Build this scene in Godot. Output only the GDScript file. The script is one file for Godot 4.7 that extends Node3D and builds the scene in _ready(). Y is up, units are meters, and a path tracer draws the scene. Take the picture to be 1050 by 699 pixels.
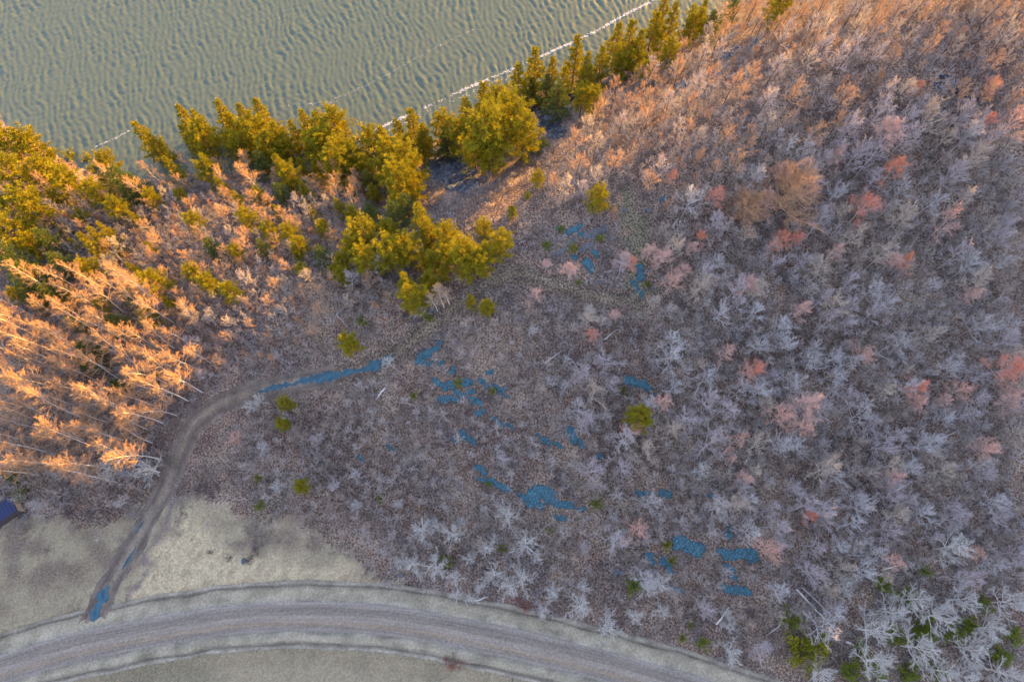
extends Node3D
# A wooded lakeshore hill in early spring, seen from a drone at sunset. Plan: x to the right, z towards the viewer's feet, y up, metres.

const GX := -180.0
const GZ := -192.0
const GSTEP := 10.0
const GNX := 37
const GNZ := 27
const LAKE := -9.0
var GRID := PackedFloat32Array([-14.4,-14.2,-14.2,-14.2,-14.2,-14.3,-14.3,-14.3,-14.2,-14.2,-14.2,-14.2,-14.3,-14.4,-14.5,-14.6,-14.6,-14.6,-14.7,-14.9,-15.0,-15.0,-15.0,-15.0,-15.0,-15.0,-15.0,-15.0,-14.9,-14.5,-14.3,-13.5,-11.5,-9.1,-6.9,-4.5,-1.9,-13.8,-13.6,-13.6,-13.7,-13.8,-13.8,-13.8,-13.8,-13.7,-13.6,-13.6,-13.6,-13.8,-13.9,-13.9,-13.9,-13.9,-13.8,-13.8,-14.1,-14.4,-14.6,-14.7,-14.5,-14.3,-14.1,-13.8,-13.2,-12.4,-11.5,-10.6,-9.4,-7.2,-4.7,-2.5,-0.1,2.3,-13.3,-13.1,-13.1,-13.3,-13.4,-13.4,-13.5,-13.4,-13.3,-13.2,-13.1,-13.2,-13.3,-13.5,-13.5,-13.5,-13.4,-13.2,-13.1,-13.4,-13.7,-13.9,-14.0,-13.7,-13.2,-12.7,-12.0,-10.9,-9.3,-7.5,-5.7,-3.8,-1.4,1.2,3.6,5.9,7.7,-13.2,-13.0,-13.1,-13.1,-13.2,-13.2,-13.2,-13.2,-13.2,-13.0,-12.9,-13.0,-13.1,-13.2,-13.2,-13.2,-13.1,-12.9,-12.9,-13.0,-13.3,-13.5,-13.6,-13.3,-12.6,-11.5,-10.0,-8.0,-5.5,-2.9,-0.4,2.1,4.7,7.6,10.4,12.6,13.5,-13.3,-13.2,-13.2,-13.2,-13.1,-13.0,-13.1,-13.2,-13.2,-13.1,-12.9,-12.9,-13.0,-13.0,-13.1,-13.0,-13.0,-12.9,-12.9,-12.9,-13.0,-13.1,-13.3,-13.3,-12.3,-10.2,-7.3,-4.2,-1.0,2.1,5.0,7.8,10.6,13.7,16.7,18.8,18.9,-13.4,-13.4,-13.3,-13.2,-13.1,-13.0,-13.1,-13.3,-13.3,-13.2,-13.0,-12.9,-13.0,-13.0,-13.0,-13.0,-13.0,-13.0,-12.9,-13.0,-13.1,-13.1,-13.3,-13.2,-11.7,-8.3,-3.9,0.3,4.0,7.3,10.3,13.1,15.9,18.8,21.4,22.9,22.6,-13.3,-13.5,-13.3,-13.0,-12.9,-13.1,-13.4,-13.6,-13.5,-13.3,-13.1,-13.0,-13.0,-13.0,-13.1,-13.1,-13.1,-13.0,-13.0,-13.1,-13.3,-13.4,-13.1,-12.0,-9.4,-4.6,1.0,5.8,9.6,12.7,15.4,18.0,20.5,22.9,24.8,25.6,25.1,-12.8,-13.1,-12.8,-12.3,-12.2,-12.6,-13.2,-13.5,-13.5,-13.4,-13.2,-13.1,-13.0,-13.0,-13.1,-13.1,-13.1,-13.0,-13.0,-13.1,-13.1,-12.5,-11.0,-7.8,-3.4,2.0,7.7,12.3,15.5,17.9,20.0,22.2,24.3,26.2,27.6,27.8,26.9,-11.6,-11.7,-11.3,-10.9,-10.7,-10.9,-11.7,-12.4,-12.9,-13.1,-13.1,-13.1,-13.0,-13.0,-13.1,-13.0,-12.8,-12.5,-12.4,-12.2,-10.9,-8.5,-4.7,0.1,4.9,10.1,15.1,18.8,20.9,22.4,23.9,25.5,27.2,28.8,29.8,29.6,28.1,-9.8,-9.6,-9.3,-9.0,-8.7,-8.7,-9.4,-10.6,-11.7,-12.5,-12.9,-13.0,-13.0,-13.0,-12.9,-12.5,-12.0,-11.2,-10.2,-8.8,-5.4,-1.1,3.8,8.8,13.4,17.9,21.8,24.2,25.1,25.7,26.6,27.7,29.0,30.2,31.0,30.3,28.3,-7.9,-7.5,-7.2,-7.0,-6.9,-7.0,-7.7,-8.8,-10.2,-11.5,-12.3,-12.5,-12.4,-12.4,-12.2,-11.3,-10.4,-9.1,-6.5,-2.9,1.9,6.3,11.1,16.1,20.4,24.1,26.7,27.6,27.3,27.3,27.8,28.6,29.4,29.9,30.0,28.9,26.9,-6.2,-5.6,-5.3,-5.3,-5.4,-5.6,-6.2,-7.1,-8.1,-9.3,-10.4,-10.2,-9.8,-9.7,-9.9,-8.7,-7.3,-5.9,-1.0,4.2,9.1,13.1,17.4,21.7,24.6,26.3,27.4,27.2,26.8,26.9,27.4,28.2,28.6,28.3,27.4,26.0,24.2,-4.9,-4.2,-3.9,-3.9,-4.0,-4.3,-4.7,-5.0,-5.1,-5.2,-5.9,-5.5,-4.5,-3.9,-4.3,-3.9,-1.8,1.3,6.4,11.3,15.8,19.1,21.5,22.9,23.0,22.6,22.6,23.0,23.7,24.6,25.6,26.5,26.7,25.6,23.9,22.2,20.8,-3.8,-3.3,-2.9,-2.8,-2.9,-3.0,-3.1,-3.1,-2.7,-2.3,-2.0,-1.2,0.2,1.4,1.6,2.0,4.6,8.9,12.8,16.3,19.2,20.0,19.1,18.7,18.1,17.4,17.2,18.1,19.8,21.4,22.9,23.9,23.8,22.5,20.2,18.1,17.1,-3.0,-2.5,-2.1,-1.9,-1.9,-1.9,-1.9,-1.8,-1.4,-1.1,-0.7,0.5,2.4,4.4,5.8,7.2,9.7,12.8,15.0,16.6,17.2,16.0,14.5,14.2,13.9,13.4,13.1,14.0,15.9,18.1,19.9,21.2,21.3,20.0,17.3,14.7,14.1,-2.4,-1.8,-1.4,-1.1,-1.1,-1.1,-1.1,-1.0,-0.8,-0.7,-0.2,0.9,2.8,5.4,7.6,9.7,11.4,12.6,13.2,13.3,13.0,12.2,11.5,11.0,10.7,10.5,10.1,10.7,12.7,15.0,17.2,18.8,19.5,18.7,16.2,13.6,12.8,-1.8,-1.3,-0.9,-0.6,-0.5,-0.6,-0.6,-0.6,-0.6,-0.5,-0.2,0.5,1.8,4.0,5.0,6.2,7.5,8.6,9.5,9.8,9.7,9.3,8.7,8.3,8.1,8.0,7.6,8.1,9.9,12.3,14.6,16.6,18.0,18.1,16.0,13.7,12.4,-1.4,-0.9,-0.5,-0.3,-0.2,-0.2,-0.2,-0.3,-0.3,-0.2,-0.1,0.1,0.6,1.5,1.9,2.6,3.8,5.0,6.0,6.5,6.7,6.6,6.3,6.0,5.9,5.7,5.4,5.9,7.6,9.9,12.1,14.2,15.7,16.1,14.9,13.2,12.0,-1.0,-0.6,-0.2,-0.1,0.0,0.0,0.0,-0.0,-0.0,0.0,0.0,-0.0,0.0,0.3,0.5,0.9,1.6,2.4,3.1,3.8,4.2,4.3,4.2,4.0,3.8,3.6,3.3,4.0,5.6,7.7,9.8,11.6,12.9,13.4,12.9,11.9,11.0,-0.8,-0.3,-0.0,0.1,0.2,0.2,0.1,0.1,0.1,0.0,0.0,-0.0,-0.0,-0.0,-0.0,0.1,0.3,0.7,1.1,1.6,1.9,2.0,2.0,1.9,1.8,1.7,1.6,2.4,3.9,5.8,7.6,9.1,10.2,10.7,10.6,10.1,9.6,-0.6,-0.2,0.1,0.2,0.2,0.2,0.2,0.1,0.1,0.0,0.0,0.0,0.0,-0.1,-0.1,-0.1,-0.1,-0.0,0.1,0.2,0.3,0.3,0.4,0.4,0.4,0.3,0.5,1.3,2.7,4.2,5.7,6.9,7.8,8.3,8.4,8.3,8.1,-0.5,-0.2,0.1,0.2,0.2,0.2,0.2,0.1,0.1,0.0,-0.0,-0.0,-0.1,-0.3,-0.3,-0.3,-0.3,-0.3,-0.2,-0.1,-0.1,-0.2,-0.2,-0.2,-0.2,-0.2,0.0,0.7,1.8,2.9,4.1,5.0,5.7,6.2,6.4,6.4,6.5,-0.4,-0.1,0.1,0.2,0.2,0.2,0.2,0.1,0.1,0.0,-0.0,-0.1,-0.2,-0.3,-0.4,-0.4,-0.4,-0.3,-0.3,-0.2,-0.3,-0.4,-0.5,-0.5,-0.5,-0.4,-0.2,0.4,1.1,2.0,2.8,3.5,4.0,4.3,4.5,4.6,4.9,-0.3,-0.1,0.1,0.2,0.2,0.2,0.2,0.1,0.0,-0.0,-0.1,-0.1,-0.2,-0.3,-0.3,-0.3,-0.3,-0.3,-0.3,-0.3,-0.4,-0.5,-0.6,-0.6,-0.6,-0.5,-0.3,0.1,0.6,1.2,1.7,2.2,2.5,2.7,2.8,3.0,3.3,-0.2,-0.1,0.1,0.2,0.2,0.2,0.1,0.1,-0.0,-0.0,-0.1,-0.1,-0.2,-0.2,-0.3,-0.2,-0.2,-0.2,-0.2,-0.2,-0.4,-0.5,-0.6,-0.7,-0.7,-0.6,-0.4,-0.1,0.3,0.6,0.9,1.2,1.3,1.3,1.3,1.4,1.9,-0.2,-0.0,0.1,0.2,0.2,0.2,0.1,0.1,-0.0,-0.0,-0.0,-0.1,-0.1,-0.1,-0.1,-0.1,-0.1,-0.0,-0.0,-0.1,-0.3,-0.4,-0.5,-0.6,-0.6,-0.6,-0.4,-0.2,0.0,0.2,0.4,0.5,0.4,0.3,0.2,0.2,0.8,-0.1,0.1,0.2,0.2,0.3,0.3,0.2,0.1,0.1,0.1,0.0,0.0,0.0,-0.0,-0.0,0.0,0.0,0.1,0.0,-0.1,-0.2,-0.3,-0.5,-0.5,-0.5,-0.5,-0.4,-0.3,-0.1,-0.0,0.0,0.0,-0.1,-0.2,-0.3,-0.2,0.4])  # crest and unseen right flank raised to block the low sun

var rng := RandomNumberGenerator.new()
var bumps := FastNoiseLite.new()
var patch := FastNoiseLite.new()
var fine := FastNoiseLite.new()
var used := {}
var told := []            # [node, look, kind word, category, group, x, z] waiting for their labels
var M := {}
var road := PackedVector2Array()
var lane := PackedVector2Array()
var lane_half := PackedFloat32Array()
var swath := PackedVector2Array()

# ------------------------------------------------------------------ map data (plan coordinates)
const ROAD := [[-119.68,33.02],[-99.35,22.14],[-89.06,17.46],[-78.23,13.59],[-69.82,11.14],[-61.18,9.21],[-49.39,7.25],[-40.39,6.26],[-31.27,5.98],[-22.09,6.41],[-12.91,7.53],[-3.78,9.21],[5.26,11.0],[14.18,13.05],[22.97,15.34],[34.47,18.65],[48.43,23.16],[67.29,29.4]]
const LANE := [[-66.36,8.23],[-65.98,7.11],[-65.34,5.7],[-64.43,2.55],[-62.3,-2.59],[-59.73,-8.36],[-57.36,-13.83],[-55.45,-19.88],[-53.93,-23.87],[-50.59,-26.48],[-45.04,-28.57],[-36.66,-30.43],[-28.27,-31.55],[-21.14,-33.54],[-15.06,-37.25],[-8.67,-41.51],[-3.94,-44.66],[0.79,-46.07],[7.06,-44.58],[11.77,-42.66],[18.08,-41.99],[20.6,-43.2]]
const SWATH := [[18.81,-57.15],[19.54,-53.29],[20.34,-48.61],[19.97,-42.46]]
const GULLY := [[-61.78,5.98],[-60.42,2.55],[-58.57,-1.85],[-56.91,-6.82],[-55.6,-10.68]]
const MEADOW := [[-101.47,-4.54],[-86.38,-6.82],[-79.61,-8.36],[-74.21,-9.13],[-65.94,-7.59],[-60.39,-12.26],[-58.18,-13.83],[-49.69,-11.45],[-42.2,-9.11],[-35.85,-9.87],[-28.27,-4.53],[-21.73,-0.08],[-14.6,3.12],[-8.39,5.69],[-0.76,8.51],[-3.71,15.37],[-33.68,12.66],[-63.01,15.34],[-92.1,26.93]]
const SOUTH := [[-126.47,40.01],[-77.64,16.01],[-63.46,12.92],[-48.88,10.59],[-33.94,9.62],[-18.83,10.18],[-3.73,12.92],[11.08,16.41],[25.51,20.6],[52.91,30.61],[47.59,61.13],[-117.39,61.13]]
const STRAW := [[-62.59,5.7],[-60.97,2.11],[-58.0,-3.04],[-55.04,-9.13],[-52.03,-10.68],[-49.31,-8.35],[-45.64,-4.54],[-36.74,-2.3],[-30.41,-1.55],[-22.46,0.65],[-25.49,1.82],[-34.79,1.68],[-46.96,3.13],[-57.39,4.99]]
const TALUS := [[-17.98,-85.68],[-14.42,-85.41],[-10.7,-82.22],[-7.44,-75.52],[-6.25,-67.92],[-8.24,-65.1],[-11.79,-67.66],[-15.26,-74.6],[-17.91,-80.39]]
const TALUS2 := [[-0.21,-99.05],[4.27,-99.69],[7.68,-95.23],[9.66,-85.59],[9.91,-76.78],[7.35,-77.88],[5.31,-85.99],[2.06,-92.09]]
const ZONES := [{"kind":"grey","poly":[[11.27,-37.0],[18.69,-49.56],[35.47,-60.73],[53.74,-66.64],[82.66,-71.06],[79.79,1.31],[53.49,-0.07],[48.48,6.77],[39.68,8.11],[25.35,6.77],[18.32,-0.07],[14.07,-7.07],[9.74,-18.49]],"gap":2.2,"under":1.7,"low":0.4,"high":1.2,"seed":101,"group":"bare trees on the shaded hillside","single":0.86},{"kind":"grey","poly":[[-45.41,-22.68],[-35.72,-28.6],[-14.68,-36.61],[-3.83,-42.09],[9.94,-37.66],[9.91,-18.82],[14.32,-7.2],[11.19,1.34],[-15.9,-1.51],[-30.05,-7.36],[-43.11,-13.42]],"gap":3.6,"under":1.6,"low":0.3,"high":0.7,"seed":102,"group":"bare trees on the shaded hillside","single":0.56},{"kind":"slim","poly":[[19.14,-87.15],[32.38,-94.57],[51.91,-114.63],[83.42,-89.8],[82.66,-71.06],[53.74,-66.64],[35.47,-60.73],[20.19,-52.4],[5.37,-56.66],[12.39,-71.93]],"gap":2.5,"under":1.6,"low":0.45,"high":1.0,"seed":103,"group":"slender trees on the crest","single":0.68},{"kind":"slim","poly":[[-79.45,-64.85],[-64.15,-69.53],[-49.0,-70.03],[-31.33,-65.25],[-21.05,-47.26],[-14.39,-38.75],[-30.12,-38.05],[-41.57,-31.22],[-50.4,-26.88],[-54.06,-39.75],[-71.36,-51.3],[-84.66,-52.9],[-94.78,-51.06],[-102.12,-70.08],[-91.54,-67.41]],"gap":2.5,"under":1.5,"low":0.45,"high":0.9,"seed":104,"group":"slender trees on the lakeward slope","single":0.66},{"kind":"birch","poly":[[-90.13,-45.43],[-79.32,-49.82],[-66.7,-49.91],[-54.05,-41.55],[-50.63,-34.89],[-52.98,-27.5],[-54.66,-21.61],[-59.46,-16.44],[-63.65,-14.23],[-82.05,-15.73]],"gap":2.5,"under":2.3,"low":0.7,"high":1.1,"seed":105,"group":"birches in the left stand","single":0},{"kind":"birch","poly":[[-98.15,-80.96],[-81.33,-71.69],[-70.61,-77.84],[-56.48,-86.29],[-36.46,-83.95],[-26.44,-70.79],[-27.58,-58.56],[-45.15,-71.54],[-64.33,-72.37],[-71.9,-63.03],[-89.11,-60.15]],"gap":3.8,"under":2.0,"low":0.55,"high":0.85,"seed":106,"group":"birches among the shore pines","single":0},{"kind":"grey","poly":[[-86.71,-16.63],[-74.3,-18.21],[-61.01,-15.81],[-58.68,-11.17],[-72.44,-9.65],[-85.68,-12.71]],"gap":3.5,"under":1.4,"low":0.5,"high":0.8,"seed":107,"group":"bare trees by the shed","single":0}]
const LANDMARKS := [["the lone round pine",20.37,-23.78],["the blue roofed shed",-82.16,-10.38],["the biggest shore pine",-5.0,-83.34],["the dark talus patch",-11.96,-75.21],["the blue wet track stretch",-31.62,-31.05],["the track bend",-7.1,-42.87],["the rocky knoll",12.21,-50.1],["the mossy swath",19.53,-51.79],["the broad russet oak",45.64,-59.48],["the brightest orange maple",65.23,-49.12],["the round red maple",63.55,-63.95],["the red maple at the picture edge",81.93,-32.61],["the large paired blue slabs",33.08,-3.71],["the blue slab cluster midslope",4.69,-12.2],["the blue ledges below the track",-9.52,-30.08],["the whitish trees above the road",-3.09,-0.08],["the whitish corner grove",65.89,7.09],["the pale straw meadow",-48.0,-4.54],["the road junction",-65.37,7.11],["the middle of the birch stand",-72.21,-32.22],["the rocky shore point",2.14,-99.57],["the grey shore ledge",17.66,-96.09],["the top right crest",68.73,-81.5],["the paired green pines",-38.17,-26.0],["the left shore bank",-99.35,-82.42],["the lakeside pine clump",-38.54,-87.75],["the pale pink maple",48.22,-26.24],["the leaning white trunks",-11.87,-42.73],["the upper sunlit slope",44.51,-82.67],["the bare slope behind the pines",-51.73,-61.01],["the right middle hillside",63.57,-17.89],["the small blue slab right of centre",20.41,-29.32],["the left pine bank",-95.24,-63.4],["the twin pines over the water",-78.33,-88.98]]
const PINES := [[-96.47,-70.66,5.28,2,0],[-87.24,-68.63,6.21,1,0],[-81.25,-64.11,5.16,1,0],[-74.27,-59.79,7.58,0,0],[-70.03,-62.84,6.53,0,0],[-65.19,-56.07,5.65,0,0],[-84.54,-61.55,5.16,0,0],[-81.19,-58.3,4.58,0,0],[-87.01,-56.52,7.95,1,0],[-77.88,-68.77,4.51,1,0],[-68.98,-68.62,6.41,1,0],[-63.72,-69.08,4.89,1,0],[-57.77,-60.72,6.48,1,0],[-55.76,-70.64,7.39,0,0],[-50.87,-66.23,7.29,0,0],[-46.99,-60.05,7.28,1,0],[-43.56,-68.05,7.79,2,0],[-36.49,-62.77,5.71,0,0],[-33.22,-57.86,5.8,1,0],[-31.46,-63.38,7.47,0,0],[-28.25,-60.49,6.5,1,0],[-25.98,-68.02,5.17,1,0],[-25.06,-60.66,7.73,2,0],[-21.32,-55.32,5.66,1,0],[-26.3,-50.9,7.88,1,0],[-32.03,-51.15,7.19,2,0],[-37.16,-52.29,5.34,0,0],[-43.4,-54.01,6.07,2,0],[-47.86,-52.89,5.35,1,0],[-52.48,-54.23,7.35,2,0],[-72.09,-56.75,4.71,2,0],[-75.11,-51.65,7.39,1,0],[-67.14,-51.49,6.15,0,0],[-90.34,-61.92,5.78,2,0],[-96.14,-66.82,6.72,1,0],[-88.4,-47.32,5.24,1,0],[-84.13,-45.68,5.26,0,0],[-79.11,-47.65,6.17,0,0],[-71.78,-44.94,4.98,1,0],[-61.98,-41.59,6.46,1,0],[-58.55,-43.93,6.56,0,0],[-31.31,-70.96,5.58,0,0],[-13.68,-51.02,5.08,0,0],[-14.24,-47.95,7.21,0,0],[-9.72,-49.07,6.24,1,0],[-12.75,-47.33,7.96,0,0],[-10.23,-51.2,7.69,1,0],[-27.65,-80.11,11.85,1,0],[-38.11,-75.97,9.5,0,0],[-33.54,-73.86,11.99,1,0],[-41.7,-77.13,8.28,0,0],[-44.14,-73.72,11.88,0,0],[-13.81,-84.4,10.89,1,0],[-17.78,-80.89,9.94,0,0],[-98.51,-79.99,13.0,1,0],[-95.07,-80.28,12.0,1,0],[-92.94,-71.09,13.0,1,0],[-88.94,-73.34,11.0,1,0],[-84.04,-70.26,11.0,1,0],[-88.09,-63.95,12.0,1,0],[-89.51,-58.26,13.0,1,1],[-88.21,-53.0,13.0,2,2],[-84.64,-49.38,12.0,2,2],[-84.22,-57.68,9.0,2,1],[-80.69,-52.92,9.0,2,1],[-75.26,-55.96,10.0,0,1],[-74.73,-57.94,9.0,0,0],[-82.05,-79.36,8.0,1,0],[-78.88,-68.53,9.0,1,0],[-73.44,-64.88,8.0,1,0],[-73.96,-70.9,12.0,2,2],[-71.85,-70.67,10.0,2,2],[-78.19,-72.05,9.0,2,2],[-73.78,-83.67,14.0,0,0],[-71.82,-82.25,12.0,0,1],[-66.36,-75.31,10.0,0,0],[-66.73,-88.32,14.0,0,0],[-63.71,-87.38,13.0,0,0],[-62.44,-83.64,12.0,1,0],[-66.27,-85.02,11.0,0,1],[-58.67,-88.78,15.0,0,0],[-56.94,-86.91,13.0,0,0],[-54.33,-88.32,14.0,0,0],[-50.82,-88.78,15.0,0,0],[-51.87,-84.12,13.0,1,0],[-47.17,-84.12,13.0,0,0],[-48.88,-81.77,11.0,1,0],[-44.37,-85.5,12.0,0,0],[-59.03,-74.64,9.0,1,1],[-49.94,-77.99,9.0,2,2],[-54.67,-82.2,10.0,1,0],[-41.74,-86.45,14.0,0,0],[-39.21,-86.91,13.0,0,0],[-35.35,-85.05,14.0,1,0],[-36.65,-80.4,13.0,1,0],[-33.12,-77.94,12.0,1,0],[-39.85,-81.77,11.0,1,0],[-42.02,-71.79,9.0,1,1],[-39.04,-68.37,8.0,0,1],[-30.59,-76.26,11.0,1,0],[-28.59,-74.56,9.0,1,0],[-27.41,-71.67,8.0,2,2],[-46.62,-82.63,9.0,1,1],[-57.69,-83.8,9.0,1,0],[-25.18,-80.79,13.0,0,0],[-22.21,-82.28,13.0,0,0],[-19.45,-83.83,15.0,0,0],[-17.13,-81.63,12.0,0,0],[-22.23,-74.1,13.0,1,0],[-19.43,-70.55,13.0,1,0],[-19.75,-65.04,12.0,1,0],[-17.48,-66.2,11.0,0,0],[-23.81,-72.35,10.0,1,1],[-14.49,-53.98,12.0,0,0],[-13.29,-52.41,9.0,0,0],[-24.3,-52.04,11.0,1,1],[-20.1,-58.52,9.0,2,2],[-18.42,-60.79,8.0,2,1],[-23.25,-47.59,9.0,1,0],[-19.29,-47.93,10.0,1,0],[-16.63,-49.44,9.0,1,0],[-18.17,-50.87,8.0,0,0],[-27.51,-46.08,5.5,1,0],[-27.86,-48.81,6.0,1,1],[-16.37,-43.08,9.0,0,0],[-15.23,-40.58,9.0,1,1],[-20.49,-53.48,8.0,1,0],[-10.78,-47.53,7.0,1,0],[-10.93,-45.49,6.0,0,0],[-7.67,-46.72,10.0,1,0],[-5.87,-45.34,9.0,1,0],[-4.54,-46.48,8.0,1,0],[-1.82,-48.53,8.0,1,0],[-4.51,-52.14,6.0,1,0],[-6.42,-40.81,5.5,0,0],[-3.82,-39.7,5.0,1,0],[-13.07,-44.0,6.0,1,1],[0.0,-56.07,3.5,1,0],[4.34,-61.81,4.5,1,1],[13.19,-55.25,7.0,1,1],[-25.72,-34.65,7.0,1,1],[19.49,-22.75,8.0,1,0],[-4.22,-71.57,16.5,1,0],[-0.17,-75.79,15.0,1,0],[-9.09,-86.08,14.0,0,0],[-5.62,-89.22,15.0,0,0],[-2.1,-86.27,13.0,1,0],[1.87,-72.63,12.0,1,0],[-9.68,-80.89,12.0,1,1],[-6.9,-72.7,11.0,1,0],[-13.06,-82.14,9.0,2,2],[-3.41,-69.32,10.0,1,0],[1.18,-94.57,14.0,0,0],[4.72,-96.34,16.0,0,0],[8.49,-98.78,11.0,0,0],[6.89,-93.12,10.0,2,1],[12.82,-98.96,15.0,0,0],[10.27,-92.79,11.0,0,2],[14.45,-94.47,12.0,0,0],[17.73,-95.96,12.0,0,1],[21.06,-102.68,14.0,0,0],[22.45,-96.34,16.0,0,0],[24.81,-97.55,12.0,0,0],[28.7,-104.55,13.0,0,1],[31.08,-109.98,15.0,0,0],[32.43,-106.56,13.0,0,0],[8.69,-85.72,11.0,2,2],[13.1,-84.02,8.0,1,0],[15.29,-83.1,7.0,1,0],[25.05,-90.61,6.0,1,0],[26.62,-95.34,6.0,1,0],[29.74,-93.94,8.0,1,0],[38.24,-107.26,11.0,0,1],[35.81,-102.94,10.0,1,1],[39.05,-103.05,9.0,2,2],[48.44,-97.4,9.0,1,0],[15.21,-92.92,9.0,0,2],[22.5,-98.14,9.0,1,1],[46.29,-113.09,9.0,2,2],[4.05,-95.38,8.0,2,1],[-60.58,-46.85,9.0,1,0],[-54.23,-48.99,7.0,1,0],[-50.73,-46.34,7.0,1,0],[-46.96,-44.64,6.5,1,0],[-71.69,-36.23,8.0,2,1],[-72.36,-34.06,7.0,2,1],[-67.53,-40.87,8.0,2,1],[-80.43,-46.71,9.0,2,1],[-42.99,-63.17,6.0,0,0],[-47.48,-67.35,6.0,1,0],[-42.99,-57.87,6.0,1,0],[-38.67,-56.46,6.5,1,0],[-36.37,-53.65,6.0,1,0],[-35.22,-48.4,4.5,1,0],[-29.1,-47.21,5.0,1,0],[-66.83,-46.48,7.0,2,1],[-61.45,-31.85,5.0,2,1],[-75.84,-41.52,7.0,2,1],[-66.13,-30.19,6.0,2,1],[-36.84,-26.51,5.0,1,1],[-37.41,-23.56,4.5,1,1],[-33.6,-13.67,5.0,1,1],[-81.48,-15.58,6.0,2,1],[-84.36,-46.82,9.0,2,2]]
const BUSHES := [[-41.4,-10.92,1.0,2],[-41.95,-15.28,0.8,2],[-21.36,-11.9,0.9,1],[-10.37,-2.13,1.3,1],[18.73,1.51,1.6,1],[42.71,6.2,2.2,1],[44.36,10.94,3.4,0],[46.43,9.84,2.4,0],[64.21,-0.65,1.4,1],[29.22,9.99,1.3,1],[-80.8,-12.84,1.3,1],[26.71,-36.32,0.8,1],[-8.68,-29.48,1.0,0],[14.02,-50.88,0.9,1],[4.11,-73.43,1.8,0],[5.57,-74.91,1.6,0],[-13.38,-39.52,1.0,1],[-24.37,-39.23,1.1,1],[-15.9,-27.89,0.9,0],[-3.14,-28.31,0.8,1],[13.46,-11.05,1.3,1],[5.41,-6.66,0.9,1],[57.88,1.36,1.8,2],[60.75,3.08,2.0,2],[63.32,7.05,2.2,2],[58.56,8.73,2.0,2],[70.14,7.06,2.0,2],[53.02,10.94,1.8,2],[51.13,13.94,2.0,1],[73.58,4.23,1.6,2],[64.48,13.94,1.8,2],[76.64,8.45,1.8,2],[54.83,13.94,2.0,2],[62.27,9.15,2.2,1],[67.67,8.46,2.0,2],[74.15,11.49,2.0,2],[60.02,13.94,2.0,2],[-3.92,-13.85,0.7,1],[-1.55,-4.03,0.8,1],[27.6,7.06,0.7,1],[26.28,9.15,0.8,1],[7.85,-52.79,0.8,1],[5.49,-50.17,0.9,1],[9.68,-49.51,1.0,0],[10.77,-44.37,0.6,1],[21.92,-44.49,0.7,1],[27.47,-33.92,0.6,1],[44.7,-110.59,1.5,0],[43.22,-108.69,1.6,0],[17.97,-28.15,0.7,1],[25.24,-2.25,0.9,0],[24.23,-4.43,1.0,0],[-86.19,-82.57,1.6,0],[-87.91,-80.9,1.4,0],[-89.92,-83.77,1.4,0],[-93.73,-84.25,1.5,0],[-96.67,-83.73,1.5,0],[28.32,-46.2,0.7,1],[2.45,-60.35,0.9,0],[19.36,-72.97,0.8,0]]
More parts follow.
